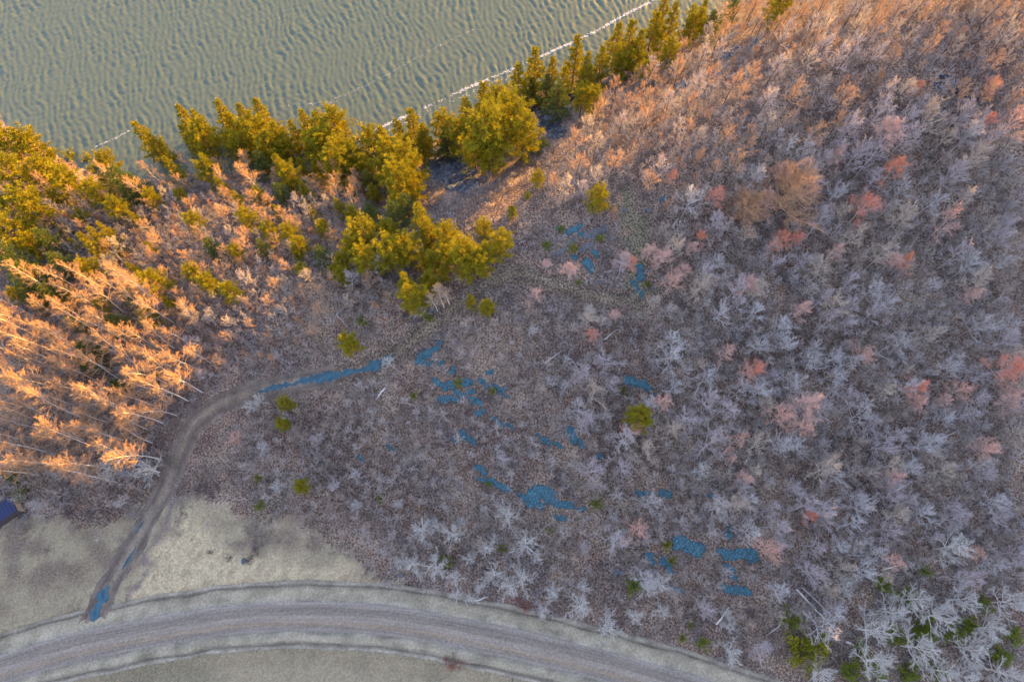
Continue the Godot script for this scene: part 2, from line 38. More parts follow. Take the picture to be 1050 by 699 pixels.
const ROCKS := [[-13.96,-34.13,2.16,0.91,0.52,0.37,0],[-12.34,-35.24,1.52,0.72,0.48,0.63,0],[-11.57,-32.9,0.8,0.7,0.48,-0.03,0],[-9.82,-31.67,0.98,0.61,0.46,0.3,0],[-11.9,-29.64,1.58,0.82,0.5,-0.6,0],[-10.14,-29.6,1.2,1.0,0.54,-0.35,0],[-7.43,-29.53,1.38,1.21,0.57,0.14,0],[-10.31,-27.37,1.98,0.92,0.52,0.22,0],[-4.73,-29.75,1.36,0.51,0.44,-0.77,0],[-3.62,-31.06,0.79,0.7,0.48,-0.02,0],[-2.05,-28.65,1.38,1.0,0.54,-0.35,0],[-5.84,-26.96,1.38,0.81,0.5,-0.51,0],[-5.37,-25.31,1.19,0.81,0.5,-0.02,0],[-7.43,-21.31,1.97,0.62,0.46,-0.65,0],[-9.67,-21.05,0.77,0.63,0.47,-1.02,0],[-2.36,-23.91,1.36,0.61,0.46,-0.68,0],[-0.31,-22.98,0.98,0.51,0.44,-0.51,0],[5.17,-21.12,1.74,0.61,0.46,-0.51,0],[7.36,-20.06,1.16,0.51,0.44,-0.6,0],[9.7,-21.68,1.51,0.94,0.52,-1.12,0],[10.94,-20.33,1.36,0.81,0.5,-0.34,0],[14.04,-18.07,0.97,0.51,0.44,-0.34,0],[20.38,-29.27,2.55,1.01,0.54,-0.16,0],[22.41,-27.94,1.33,0.63,0.47,-0.85,0],[-13.49,-32.8,0.7,0.5,0.44,-0.03,0],[-15.1,-32.85,0.81,0.5,0.44,-0.19,0],[-5.2,-16.61,1.37,0.71,0.48,-0.51,0],[-4.4,-14.65,1.57,0.61,0.46,-0.51,0],[-2.98,-14.33,1.18,0.91,0.52,-0.01,0],[-1.73,-13.72,1.75,0.82,0.5,-0.51,0],[1.88,-12.05,1.36,0.81,0.5,-0.01,0],[4.68,-12.62,2.52,1.51,0.63,0.16,0],[3.59,-10.84,1.55,0.9,0.52,-0.17,0],[7.78,-10.81,1.93,0.9,0.52,-0.17,0],[7.45,-8.74,1.16,0.7,0.48,-0.17,0],[11.02,-10.05,0.96,0.6,0.46,-0.34,0],[20.93,-12.54,1.34,0.81,0.5,-0.34,0],[24.33,-12.53,1.35,0.8,0.5,-0.0,0],[27.99,-4.88,2.65,1.4,0.61,-0.34,0],[22.11,-2.69,1.27,0.93,0.52,-1.23,0],[24.23,-1.96,1.38,0.92,0.52,-0.77,0],[24.96,-0.95,0.91,0.82,0.5,-0.86,0],[35.32,-3.42,3.24,1.39,0.61,-0.13,0],[34.2,-6.49,1.09,0.73,0.49,-1.42,0],[34.15,-1.38,1.46,0.62,0.46,-0.78,0],[35.36,2.09,2.07,0.88,0.51,-0.17,0],[33.1,1.65,0.76,0.68,0.48,0.0,0],[34.84,0.36,0.86,0.78,0.49,0.0,0],[16.86,-0.66,0.86,0.68,0.48,-0.0,1],[26.23,2.09,1.12,0.4,0.42,-0.33,0],[31.44,-12.08,0.96,0.6,0.46,-0.17,0],[37.59,-2.69,0.9,0.83,0.5,-1.06,0],[29.66,-4.15,0.92,0.62,0.46,-0.78,0],[6.08,-11.57,0.97,0.8,0.5,-0.01,0],[3.12,-12.63,0.87,0.71,0.48,-0.51,0],[12.98,-51.83,1.63,1.16,0.57,0.49,1],[10.21,-52.94,1.54,0.78,0.49,0.12,0],[7.88,-53.28,0.78,0.8,0.5,-0.08,0],[12.03,-50.02,1.52,0.93,0.52,0.49,1],[13.27,-48.95,0.97,0.79,0.5,-0.02,0],[12.5,-47.36,1.46,0.93,0.52,-1.19,0],[9.4,-50.73,1.15,0.64,0.47,0.31,1],[7.83,-49.25,1.34,0.63,0.47,0.49,1],[14.54,-52.86,0.96,0.64,0.47,0.49,1],[20.36,-45.98,1.33,0.96,0.53,-1.36,0],[20.72,-43.42,0.79,0.78,0.49,0.03,0],[19.75,-44.55,1.1,0.63,0.47,-0.98,0],[24.23,-56.97,0.99,0.79,0.5,0.02,0],[21.71,-55.6,1.18,0.5,0.44,0.18,1],[14.09,-44.48,0.78,0.49,0.44,0.0,1],[11.28,-51.91,0.88,0.64,0.47,-0.23,0],[19.28,-101.58,1.76,3.01,0.9,0.26,1],[16.67,-99.58,1.76,2.57,0.83,0.64,1],[17.46,-94.62,1.77,2.9,0.89,-0.78,1],[18.8,-90.43,1.91,1.7,0.66,-0.75,1],[19.56,-88.06,1.05,1.31,0.59,-0.72,1],[14.95,-96.36,1.49,2.16,0.75,-0.73,1],[40.2,-92.02,1.52,2.49,0.81,-0.39,1],[42.38,-94.18,0.94,2.5,0.81,-0.89,1],[43.75,-102.85,1.75,2.62,0.83,-1.1,1],[31.26,-84.88,1.62,2.22,0.76,0.21,1],[35.92,-85.74,2.12,1.61,0.65,0.38,1],[40.9,-83.08,1.29,1.35,0.6,0.18,1],[34.74,-72.65,1.3,0.64,0.47,-0.24,1],[28.87,-81.16,1.73,1.34,0.6,0.61,1],[45.73,-94.87,1.47,1.89,0.7,0.55,1],[13.16,-93.93,2.63,1.76,0.68,-1.12,2],[68.51,-75.28,1.58,0.66,0.47,-0.31,2],[72.5,-74.29,1.78,0.63,0.47,-0.45,2],[75.0,-72.93,1.57,0.65,0.47,-0.59,2],[70.01,-76.24,1.17,0.46,0.44,-0.18,2],[-12.94,-40.96,0.9,0.62,0.46,-0.04,1],[4.17,-95.07,2.52,1.48,0.62,-0.86,2],[6.23,-89.75,1.7,2.16,0.75,-0.57,2],[1.06,-97.49,1.98,1.13,0.56,-0.73,2],[7.67,-83.9,2.81,1.61,0.65,-1.19,2],[3.08,-92.23,1.38,1.65,0.66,-0.42,2],[-14.07,-80.85,1.47,1.42,0.61,-0.67,2],[-10.56,-75.24,1.74,1.78,0.68,-0.73,2],[-11.7,-70.7,1.25,1.78,0.68,-0.45,2],[-8.66,-70.81,2.1,1.36,0.6,-1.05,2],[-15.25,-78.35,1.04,1.37,0.6,-0.18,2],[-43.09,-2.29,0.59,0.5,0.44,-0.0,0],[-7.91,-27.76,0.8,0.6,0.46,-0.03,0],[-9.03,-28.53,0.9,0.6,0.46,-0.35,0],[-0.79,-27.59,0.78,0.5,0.44,-0.51,0],[-6.48,-28.46,0.79,0.6,0.46,-0.03,0],[-69.45,8.08,0.46,0.39,0.42,-1.19,0],[-17.8,-0.08,0.58,0.49,0.44,-0.0,1],[6.73,11.67,0.28,0.18,0.38,0.0,2],[17.98,-55.52,0.77,0.42,0.43,-0.04,1],[10.16,-48.58,0.78,0.5,0.44,-0.02,0],[-20.0,-20.05,0.92,0.52,0.45,-0.35,0],[-24.87,-18.29,1.03,0.42,0.43,-0.34,0],[-39.95,-29.38,0.53,0.42,0.43,-0.02,1]]  # dark ones by the top right crest stand in for a shadowed rocky gap
const PALE := [[-14.37,-6.8,0.85,0],[-9.51,-6.07,0.8,0],[-0.75,-8.76,0.85,0],[-4.07,-4.21,0.7,0],[2.24,-4.87,0.9,0],[-15.5,-1.64,0.75,0],[-11.96,-1.35,0.85,0],[-8.73,0.35,0.6,0],[-2.68,-0.22,0.8,0],[1.49,0.35,0.8,0],[-0.3,1.47,0.8,0],[-6.83,-2.37,0.5,0],[6.25,2.46,0.65,0],[10.25,4.49,0.9,0],[14.29,7.23,0.85,0],[-8.71,2.77,0.5,0],[-6.45,3.19,0.5,0],[4.91,4.99,0.55,0],[10.94,1.48,0.5,0],[22.58,1.18,0.8,0],[20.74,1.75,0.7,0],[18.77,5.94,0.6,0],[22.7,4.98,0.55,0],[-11.92,-7.3,0.6,0],[-17.53,-2.09,0.5,0],[-4.97,1.63,0.5,0],[3.78,-2.94,0.5,0],[66.7,-4.08,1.25,0],[68.08,3.5,1.05,0],[53.58,-11.29,0.8,2],[60.25,-10.48,1.0,2],[46.1,-4.43,0.8,2],[50.7,1.19,0.7,0],[60.18,3.49,1.1,0],[53.64,7.77,1.2,0],[53.04,12.23,1.2,0],[59.88,10.13,1.25,0],[63.53,5.77,1.2,0],[67.92,10.2,1.1,0],[71.69,7.57,1.05,0],[74.7,3.9,1.1,0],[66.57,13.78,1.0,0],[57.09,5.12,1.1,0],[72.45,13.36,1.05,0],[63.35,13.39,1.0,0],[45.47,13.45,0.9,0],[33.02,10.74,0.8,0],[36.78,10.29,0.9,2],[40.48,-9.78,0.9,2],[43.23,-12.99,0.8,2],[32.98,5.4,0.5,0],[33.3,7.34,0.5,0],[73.74,-14.97,0.8,2],[29.44,-15.63,0.7,0],[35.54,-13.35,0.9,2],[58.65,-13.34,1.0,2],[48.32,-7.81,0.9,2],[40.88,-4.57,0.8,2],[41.21,-105.56,0.9,1],[-41.3,-72.34,0.6,1],[-19.85,-32.59,0.55,0],[-12.05,-40.53,0.6,1],[-10.99,-41.07,0.6,1],[-10.12,-41.51,0.55,1],[-14.71,-39.91,0.5,0],[-43.26,-26.59,0.5,0],[-8.6,-45.18,0.3,0],[12.29,-39.58,0.5,0],[-41.63,-27.33,0.5,0],[-63.74,-17.94,0.9,0],[-58.7,-16.36,0.9,0],[-64.69,-16.07,0.9,0]]
const MAPLES := [[60.51,-60.88,0.9,1],[55.15,-54.65,1.05,0],[50.6,-61.85,0.8,2],[58.39,-64.27,1.2,2],[31.81,-55.94,0.7,0],[42.83,-50.62,0.7,1],[45.16,-50.79,0.7,0],[62.47,-47.04,0.75,1],[60.41,-47.31,0.8,2],[36.85,-42.95,0.85,2],[45.61,-39.74,0.8,2],[38.09,-30.81,0.8,0],[45.02,-24.5,1.15,2],[62.81,-26.99,0.9,0],[63.91,-25.69,0.7,2],[76.59,-30.91,1.15,0],[78.27,-26.23,0.8,2],[75.12,-67.77,0.7,0],[63.8,-72.53,0.6,1],[75.68,-72.93,0.6,1],[17.4,-46.99,0.6,2],[18.68,-46.32,0.55,0],[23.27,-46.63,0.8,2],[21.5,-47.9,0.6,2],[9.04,-44.95,0.7,2],[12.48,-35.76,0.55,0],[29.86,-50.75,0.55,1],[28.3,-48.96,0.55,2],[45.92,-8.84,0.6,0],[58.61,-14.18,0.8,2],[35.4,-14.2,0.7,2],[68.18,-26.15,0.6,2],[75.41,-18.8,0.6,2],[26.7,-45.51,0.6,2],[41.81,-49.86,0.6,2],[25.13,-59.11,0.5,1],[5.34,-46.25,0.5,2],[3.81,-41.9,0.5,2],[15.99,-38.67,0.55,2],[34.43,-17.28,0.5,2],[17.24,-5.04,0.5,2],[51.69,-48.96,0.7,2],[73.54,-42.53,0.7,2],[42.96,-56.37,1.0,3],[36.64,-54.64,0.72,3]]
const FOAM := [{"line":[[-35.9,-86.04],[-27.93,-91.45],[-19.73,-95.98],[-9.24,-101.9],[0.0,-106.64],[8.77,-111.48],[17.73,-116.42],[26.94,-122.6],[37.53,-128.94]],"width":0.17,"count":7,"label":"long white foam line on the lake off the rocky point","size":1.0},{"line":[[-33.79,-85.56],[-25.79,-90.71],[-17.6,-95.73],[-7.08,-101.38],[1.52,-105.84]],"width":0.3,"count":2,"label":"second white foam streak beside the long line","size":0.8},{"line":[[-41.5,-97.51],[-34.32,-101.12],[-27.07,-105.58],[-18.65,-111.75],[-13.26,-115.04],[-7.79,-118.37]],"width":0.14,"count":1,"label":"faint foam line farther out on the lake","size":0.55},{"line":[[-88.7,-86.53],[-85.5,-88.24],[-82.36,-90.46]],"width":0.12,"count":3,"label":"short foam streak near the left shore","size":0.7},{"line":[[-53.03,-95.98],[-47.86,-97.25],[-42.57,-97.51],[-38.35,-98.02]],"width":0.14,"count":2,"label":"thin broken foam streak off the pine clump","size":0.55}]
const SHED := [-80.78,-10.9,0.66]
const LOGS := [[44.6,1.95,50.29,8.21,0],[45.54,1.66,51.0,7.22,1],[58.35,-0.95,62.0,-1.97,0],[58.74,-34.64,62.64,-32.63,1],[5.5,-32.46,8.16,-34.37,1],[14.92,-36.02,17.13,-37.53,1],[51.63,9.6,54.76,10.99,0],[31.81,7.09,33.93,4.53,0],[-20.85,-29.2,-22.51,-27.45,0],[-29.01,-40.92,-27.13,-38.79,1],[-6.89,3.98,-3.83,3.11,0],[25.91,-53.23,27.01,-54.73,1],[68.55,-20.64,72.72,-22.5,1],[2.33,-4.48,4.18,-2.86,0],[41.62,7.08,39.22,8.77,1],[28.26,-56.49,30.97,-57.45,1],[60.81,-12.61,64.09,-14.27,0]]
const SHRUBS := [[-51.36,-13.28,1.1,0],[-49.48,-12.5,0.9,0],[-48.64,-13.74,0.8,0],[-41.45,-3.63,1.0,0],[-42.08,-2.29,0.7,0],[-45.41,-2.73,0.6,0],[-9.4,12.35,1.1,1],[-8.2,12.89,0.8,1],[-72.46,-9.57,0.8,0],[-69.11,-10.34,0.9,0],[-74.55,-11.9,0.7,0],[-17.88,-40.17,1.0,0],[-16.6,-40.73,0.8,0],[-65.14,-13.01,0.8,0],[-48.5,-3.63,0.5,0],[2.28,4.53,0.9,1],[1.07,3.81,0.7,1],[37.06,5.64,0.9,0],[27.58,-41.8,0.9,0],[20.38,-36.4,0.8,0],[-7.11,-24.71,0.9,0],[-4.41,-27.18,1.0,0]]

# ------------------------------------------------------------------ mesh helper
class MB:
	var v := PackedVector3Array()
	var n := PackedVector3Array()
	var c := PackedColorArray()
	var t := PackedVector2Array()
	var i := PackedInt32Array()
	var tint := Color(1, 1, 1)

	func tri(a: Vector3, b: Vector3, d: Vector3) -> void:
		var m := (d - a).cross(b - a).normalized()
		var k := v.size()
		v.append(a); v.append(b); v.append(d)
		n.append(m); n.append(m); n.append(m)
		c.append(tint); c.append(tint); c.append(tint)
		i.append(k); i.append(k + 1); i.append(k + 2)

	func quad(a: Vector3, b: Vector3, d: Vector3, e: Vector3) -> void:
		tri(a, b, d)
		tri(a, d, e)

	func box(centre: Vector3, size: Vector3, turn := Basis()) -> void:
		var p := []
		for k in 8:
			p.append(centre + turn * Vector3((k & 1) - 0.5, ((k >> 1) & 1) - 0.5, ((k >> 2) & 1) - 0.5) * Basis.from_scale(size))
		for f in [[0, 1, 3, 2], [5, 4, 6, 7], [4, 0, 2, 6], [1, 5, 7, 3], [2, 3, 7, 6], [4, 5, 1, 0]]:
			quad(p[f[3]], p[f[2]], p[f[1]], p[f[0]])

	func tube(p: PackedVector3Array, r: PackedFloat32Array, sides: int) -> void:
		var start := v.size()
		var last := p.size() - 1
		for k in p.size():
			var along := (p[mini(k + 1, last)] - p[maxi(k - 1, 0)]).normalized()
			var u := along.cross(Vector3(0.31, 0.2, 0.93) if absf(along.y) > 0.7 else Vector3.UP).normalized()
			var w := along.cross(u)
			for s in sides:
				var a := TAU * s / sides
				var out := u * cos(a) + w * sin(a)
				v.append(p[k] + out * r[k])
				n.append(out)
				c.append(tint)
		for k in last:
			for s in sides:
				var a0 := start + k * sides + s
				var a1 := start + k * sides + (s + 1) % sides
				i.append(a0); i.append(a0 + sides); i.append(a1)
				i.append(a1); i.append(a0 + sides); i.append(a1 + sides)

	func spike(a: Vector3, b: Vector3, r: float) -> void:
		var along := (b - a).normalized()
		var u := along.cross(Vector3(0.31, 0.2, 0.93) if absf(along.y) > 0.7 else Vector3.UP).normalized()
		var w := along.cross(u)
		var k := v.size()
		for s in 3:
			var out := u * cos(TAU * s / 3.0) + w * sin(TAU * s / 3.0)
			v.append(a + out * r); n.append(out); c.append(tint)
		v.append(b); n.append(along); c.append(tint)
		for s in 3:
			i.append(k + s); i.append(k + 3); i.append(k + (s + 1) % 3)

	func mesh(colored := true) -> ArrayMesh:
		var a := []
		a.resize(Mesh.ARRAY_MAX)
		a[Mesh.ARRAY_VERTEX] = v
		a[Mesh.ARRAY_NORMAL] = n
		if colored and c.size() == v.size():
			a[Mesh.ARRAY_COLOR] = c
		if t.size() == v.size():
			a[Mesh.ARRAY_TEX_UV] = t
		a[Mesh.ARRAY_INDEX] = i
		var m := ArrayMesh.new()
		m.add_surface_from_arrays(Mesh.PRIMITIVE_TRIANGLES, a)
		return m

# ------------------------------------------------------------------ naming
func numbered(called: String) -> String:
	var k: int = used.get(called, 0)
	used[called] = k + 1
	return called if k == 0 else "%s_%03d" % [called, k]

func part(called: String, m: Mesh, mat: Material, parent: Node3D) -> MeshInstance3D:
	var o := MeshInstance3D.new()
	o.name = called
	o.mesh = m
	o.material_override = mat
	parent.add_child(o, true)
	return o

func thing(called: String, at: Vector3, turn := 0.0, size := 1.0) -> Node3D:
	var o := Node3D.new()
	o.name = numbered(called)
	add_child(o, true)
	o.position = at
	o.rotation.y = turn
	o.scale = Vector3.ONE * size
	return o

func tag(o: Node, label: String, category := "", group := "", kind := "") -> void:
	o.set_meta("label", label)
	if category: o.set_meta("category", category)
	if group: o.set_meta("group", group)
	if kind: o.set_meta("kind", kind)

func setting(called: String, m: Mesh, mat: Material, label: String, kind := "structure") -> MeshInstance3D:
	var o := part(called, m, mat, self)
	tag(o, label, "", "", kind)
	return o

func copies(called: String, m: Mesh, mat: Material, where: Array, tints: Array, label: String) -> void:
	var mm := MultiMesh.new()
	mm.transform_format = MultiMesh.TRANSFORM_3D
	mm.use_colors = true
	mm.mesh = m
	mm.instance_count = where.size()
	for k in where.size():
		mm.set_instance_transform(k, where[k])
		mm.set_instance_color(k, tints[k])
	var o := MultiMeshInstance3D.new()
	o.name = numbered(called)
	o.multimesh = mm
	o.material_override = mat
	add_child(o, true)
	tag(o, label, "", "", "stuff")

func later(o: Node3D, look: String, category: String, group: String) -> void:
	told.append([o, look, category, group, o.position.x, o.position.z])

func tell() -> void:
	# every thing is named by its look and by its rank on one side of the nearest landmark
	var cells := {}
	for e in told:
		var best := 0
		var far := 1e9
		for k in LANDMARKS.size():
			var d := Vector2(e[4] - LANDMARKS[k][1], (e[5] - LANDMARKS[k][2]) * 0.85).length()
			if d < far:
				far = d
				best = k
		var dx: float = e[4] - LANDMARKS[best][1]
		var dz: float = e[5] - LANDMARKS[best][2]
		var side := ("right of" if dx > 0 else "left of") if absf(dx) > absf(dz) else ("below" if dz > 0 else "above")
		var key := "%s|%s|%d" % [e[1], side, best]
		if not cells.has(key):
			cells[key] = []
		cells[key].append([far, e[0], e[1], side, best, e[2], e[3]])
	var ranks := ["nearest", "second", "third", "fourth", "fifth", "sixth", "seventh", "eighth", "ninth", "tenth", "eleventh", "twelfth", "thirteenth", "fourteenth", "fifteenth", "sixteenth", "seventeenth", "eighteenth", "nineteenth", "twentieth"]
	for key in cells:
		var row: Array = cells[key]
		row.sort_custom(func(a, b): return a[0] < b[0])
		for k in row.size():
			var e: Array = row[k]
			var text := ""
			if row.size() == 1:
				text = "%s %s %s" % [e[2], e[3], LANDMARKS[e[4]][0]]
			else:
				text = "%s, %s one %s %s" % [e[2], ranks[k] if k < ranks.size() else "%dth" % (k + 1), e[3], LANDMARKS[e[4]][0]]
			tag(e[1], text, e[5], e[6])

# ------------------------------------------------------------------ terrain
func cat(a: float, b: float, c: float, d: float, t: float) -> float:
	return b + 0.5 * t * (c - a + t * (2.0 * a - 5.0 * b + 4.0 * c - d + t * (3.0 * (b - c) + d - a)))

func lie(x: float, z: float) -> float:
	var fx := clampf((x - GX) / GSTEP, 0.0, GNX - 1.001)
	var fz := clampf((z - GZ) / GSTEP, 0.0, GNZ - 1.001)
	var gi := int(fx)
	var gj := int(fz)
	var tx := fx - gi
	var i0 := maxi(gi - 1, 0)
	var i2 := mini(gi + 1, GNX - 1)
	var i3 := mini(gi + 2, GNX - 1)
	var r := [0.0, 0.0, 0.0, 0.0]
	for k in 4:
		var o := clampi(gj + k - 1, 0, GNZ - 1) * GNX
		r[k] = cat(GRID[o + i0], GRID[o + gi], GRID[o + i2], GRID[o + i3], tx)
	return cat(r[0], r[1], r[2], r[3], fz - gj)

func to_line(p: Vector2, line: PackedVector2Array) -> Array:   # [distance, signed side, index]
	var best := 1e9
	var side := 1.0
	var at := 0
	for k in line.size() - 1:
		var a := line[k]
		var ab := line[k + 1] - a
		var t := clampf((p - a).dot(ab) / ab.length_squared(), 0.0, 1.0)
		var d := p - (a + ab * t)
		var q := d.length_squared()
		if q < best:
			best = q
			side = 1.0 if ab.cross(d) > 0 else -1.0
			at = k
	return [sqrt(best), side, at]

func ground(x: float, z: float) -> float:
	var y := lie(x, z)
	var rough := bumps.get_noise_2d(x, z) * 0.5
	if z > -40.0 and z < 40.0 and absf(x) < 140.0:
		var near := to_line(Vector2(x, z), road)
		var d: float = near[0]
		var edge := 4.1 if near[1] > 0 else 4.8
		rough *= smoothstep(edge, edge + 8.0, d) * 0.8 + 0.06
		if d < edge + 3.0:
			y = lerpf(y, 0.0, smoothstep(edge + 3.0, edge + 1.0, d)) - 0.55 * smoothstep(edge + 0.8, edge - 0.1, d)
	return y + rough

func smooth_line(raw: Array, step: float) -> PackedVector2Array:
	var c := Curve2D.new()
	for k in raw.size():
		var p := Vector2(raw[k][0], raw[k][1])
		var before := Vector2(raw[maxi(k - 1, 0)][0], raw[maxi(k - 1, 0)][1])
		var after := Vector2(raw[mini(k + 1, raw.size() - 1)][0], raw[mini(k + 1, raw.size() - 1)][1])
		var tan := (after - before) / 6.0
		c.add_point(p, -tan, tan)
	c.bake_interval = step
	return c.get_baked_points()

func ring(raw: Array) -> PackedVector2Array:
	var out := PackedVector2Array()
	for p in raw:
		out.append(Vector2(p[0], p[1]))
	return out

func soft_in(p: Vector2, poly: PackedVector2Array, fade: float) -> float:
	# 1 inside, 0 outside, over FADE metres across the edge
	var d := 1e9
	for k in poly.size():
		var q := Geometry2D.get_closest_point_to_segment(p, poly[k], poly[(k + 1) % poly.size()])
		d = minf(d, p.distance_squared_to(q))
	d = sqrt(d)
	return clampf(0.5 + (d if Geometry2D.is_point_in_polygon(p, poly) else -d) / fade, 0.0, 1.0)

func speckle(size: int, scale: float, low: float, high: float, sd: int, hard := 1.0) -> Image:
	var a := FastNoiseLite.new()
	a.seed = sd
	a.noise_type = FastNoiseLite.TYPE_SIMPLEX_SMOOTH
	a.frequency = scale
	a.fractal_octaves = 6
	a.fractal_gain = 0.85
	var im := a.get_seamless_image(size, size)
	im.convert(Image.FORMAT_L8)
	var d := im.get_data()
	for k in d.size():
		var x := clampf((d[k] / 255.0 - 0.5) * hard + 0.5, 0.0, 1.0)
		d[k] = int(255.0 * (low + (high - low) * x))
	return Image.create_from_data(size, size, false, Image.FORMAT_L8, d)

func paint(albedo: Color, rough := 0.9, vertex := true) -> StandardMaterial3D:
	var m := StandardMaterial3D.new()
	m.albedo_color = Color(albedo.r, albedo.g, albedo.b).linear_to_srgb()
	m.roughness = rough
	m.metallic_specular = 0.3
	m.vertex_color_use_as_albedo = vertex
	return m

# ------------------------------------------------------------------ plants
func swing(d: Vector3, angle: float, spin: float) -> Vector3:
	var u := d.cross(Vector3(0.3, 0.9, 0.1) if absf(d.y) < 0.9 else Vector3.RIGHT).normalized()
	u = u.rotated(d, spin)
	return d.rotated(u, angle)

func bare(sd: int, q: Dictionary) -> Array:
	rng.seed = sd
	var tr := MB.new()
	var cr := MB.new()
	var buds := MB.new()
	var h: float = q.h
	var r0: float = q.r
	var p := PackedVector3Array()
	var rr := PackedFloat32Array()
	var lean: Vector3 = Vector3(rng.randf_range(-1, 1), 0, rng.randf_range(-1, 1)) * q.get("lean", 0.05) * h
	var wob := Vector3.ZERO
	var n := 9
	for k in n:
		var t := float(k) / (n - 1)
		wob += Vector3(rng.randf_range(-1, 1), 0, rng.randf_range(-1, 1)) * h * 0.012
		p.append(Vector3(0, t * h * q.top - (0.3 if k == 0 else 0.0), 0) + lean * t * t + wob * t)
		rr.append(lerpf(r0, r0 * 0.28, pow(t, 0.8)))
	tr.tint = Color(1, 1, 1)
	tr.tube(p, rr, 6)
	if q.get("joined", false):
		cr.tint = Color(0.7, 0.66, 0.63)
		cr.tube(p, rr, 5)
	var a := rng.randf() * TAU
	for k in int(q.limbs):
		var f: float = lerpf(q.base, 1.0, pow((k + rng.randf() * 0.8) / q.limbs, 0.85))
		f = minf(f, 0.995)
		var s := f * (n - 1)
		var si := mini(int(s), n - 2)
		var from := p[si].lerp(p[si + 1], s - si)
		a += 2.4 + rng.randf_range(-0.5, 0.5)
		var up_: float = lerpf(q.el0, q.el1, (f - q.base) / (1.0 - q.base)) + rng.randf_range(-0.15, 0.15)
		var d := Vector3(cos(a) * cos(up_), sin(up_), sin(a) * cos(up_))
		var g: float = (f - q.base) / (1.0 - q.base)
		var length: float = q.spread * (1.0 - 0.45 * g) * rng.randf_range(0.75, 1.2)
		var rb: float = r0 * q.limb_r * (1.0 - 0.4 * g)
		var shade := rng.randf_range(0.8, 1.0)
		cr.tint = Color(shade, shade, shade)
		var lp := PackedVector3Array()
		var lr := PackedFloat32Array()
		var at := from
		var dir := d
		var segs := 5
		for j in segs + 1:
			lp.append(at)
			lr.append(lerpf(rb, maxf(rb * 0.2, q.twig), float(j) / segs))
			dir = (dir + Vector3(rng.randf_range(-1, 1), rng.randf_range(-0.6, 0.6) + q.lift, rng.randf_range(-1, 1)) * 0.22).normalized()
			at += dir * length / segs
		cr.tube(lp, lr, 4)
		for b in int(q.subs):
			var fb: float = 0.2 + 0.8 * (b + rng.randf()) / q.subs
			var sb := minf(fb, 0.99) * segs
			var bi := int(sb)
			var bf := lp[bi].lerp(lp[bi + 1], sb - bi)
			var bd := swing((lp[bi + 1] - lp[bi]).normalized(), rng.randf_range(0.45, 0.95), rng.randf() * TAU)
			bd = (bd + Vector3.UP * q.lift * 0.5).normalized()
			var bl: float = length * rng.randf_range(0.3, 0.5) * (1.15 - 0.5 * fb)
			var bp := PackedVector3Array([bf])
			var br := PackedFloat32Array([maxf(rb * 0.34, q.twig * 1.3)])
			var cur := bd
			var pos := bf
			for j in 3:
				cur = (cur + Vector3(rng.randf_range(-1, 1), rng.randf_range(-0.6, 0.8), rng.randf_range(-1, 1)) * 0.25).normalized()
				pos += cur * bl / 3.0
				bp.append(pos)
				br.append(lerpf(br[0], q.twig, (j + 1) / 3.0))
			var tone := shade * rng.randf_range(0.8, 1.05)
			cr.tint = Color(tone, tone, tone)
			cr.tube(bp, br, 3)
			for w in int(q.twigs):
				var ft: float = 0.15 + 0.85 * (w + rng.randf()) / q.twigs
				var st := minf(ft, 0.99) * 3.0
				var ti := int(st)
				var tf := bp[ti].lerp(bp[ti + 1], st - ti)
				var td := swing((bp[ti + 1] - bp[ti]).normalized(), rng.randf_range(0.3, 0.9), rng.randf() * TAU)
				var tl: float = bl * rng.randf_range(0.35, 0.65)
				cr.tint = Color(tone, tone, tone) * q.get("sun_twig_tint", Color(1, 1, 1)) * rng.randf_range(0.8, 1.1)
				var mid := tf + td * tl * 0.5 + Vector3(rng.randf_range(-1, 1), rng.randf_range(-0.4, 1), rng.randf_range(-1, 1)) * tl * 0.08
				cr.spike(tf, tf + td * tl, q.twig)
				if q.get("fine", true):
					cr.spike(mid, mid + swing(td, 0.6, rng.randf() * TAU) * tl * 0.55, q.twig * 0.8)
			if q.get("buds", 0) > 0:
				for w in int(q.buds):
					var fb2 := bp[1 + rng.randi() % 3] + Vector3(rng.randf_range(-1, 1), rng.randf_range(-1, 1), rng.randf_range(-1, 1)) * bl * 0.45
					bud(buds, fb2, q.bud_size * rng.randf_range(0.6, 1.3))
	return [tr.mesh(), cr.mesh(), buds.mesh()] if buds.v.size() else [tr.mesh(), cr.mesh()]

func bud(mb: MB, at: Vector3, s: float) -> void:
	var keep := mb.tint
	var t := rng.randf_range(0.75, 1.0)
	mb.tint = Color(t, t, t)
	var u := Vector3(rng.randf_range(-1, 1), rng.randf_range(-1, 1), rng.randf_range(-1, 1)).normalized()
	var w := u.cross(Vector3(0.2, 0.9, 0.4)).normalized()
	var x := u.cross(w)
	mb.tri(at + u * s, at - u * s * 0.5 + w * s * 0.8, at - u * s * 0.5 - w * s * 0.8)
	mb.tri(at + x * s, at - x * s * 0.5 + w * s * 0.7, at - x * s * 0.5 - w * s * 0.7)
	mb.tint = keep

func needles(mb: MB, at: Vector3, d: Vector3, s: float, count: int) -> void:
	for k in count:
		var dir := swing(d, rng.randf_range(0.05, 1.05), rng.randf() * TAU)
		var across := dir.cross(Vector3(rng.randf_range(-1, 1), rng.randf_range(-1, 1), rng.randf_range(-1, 1))).normalized() * s * 0.07
		var l := s * rng.randf_range(0.7, 1.25)
		var a := at + dir * l * 0.15
		var b := at + dir * l * 0.62 + across
		var c := at + dir * l
		var e := at + dir * l * 0.62 - across
		mb.tri(a, b, c)
		mb.tri(a, c, e)

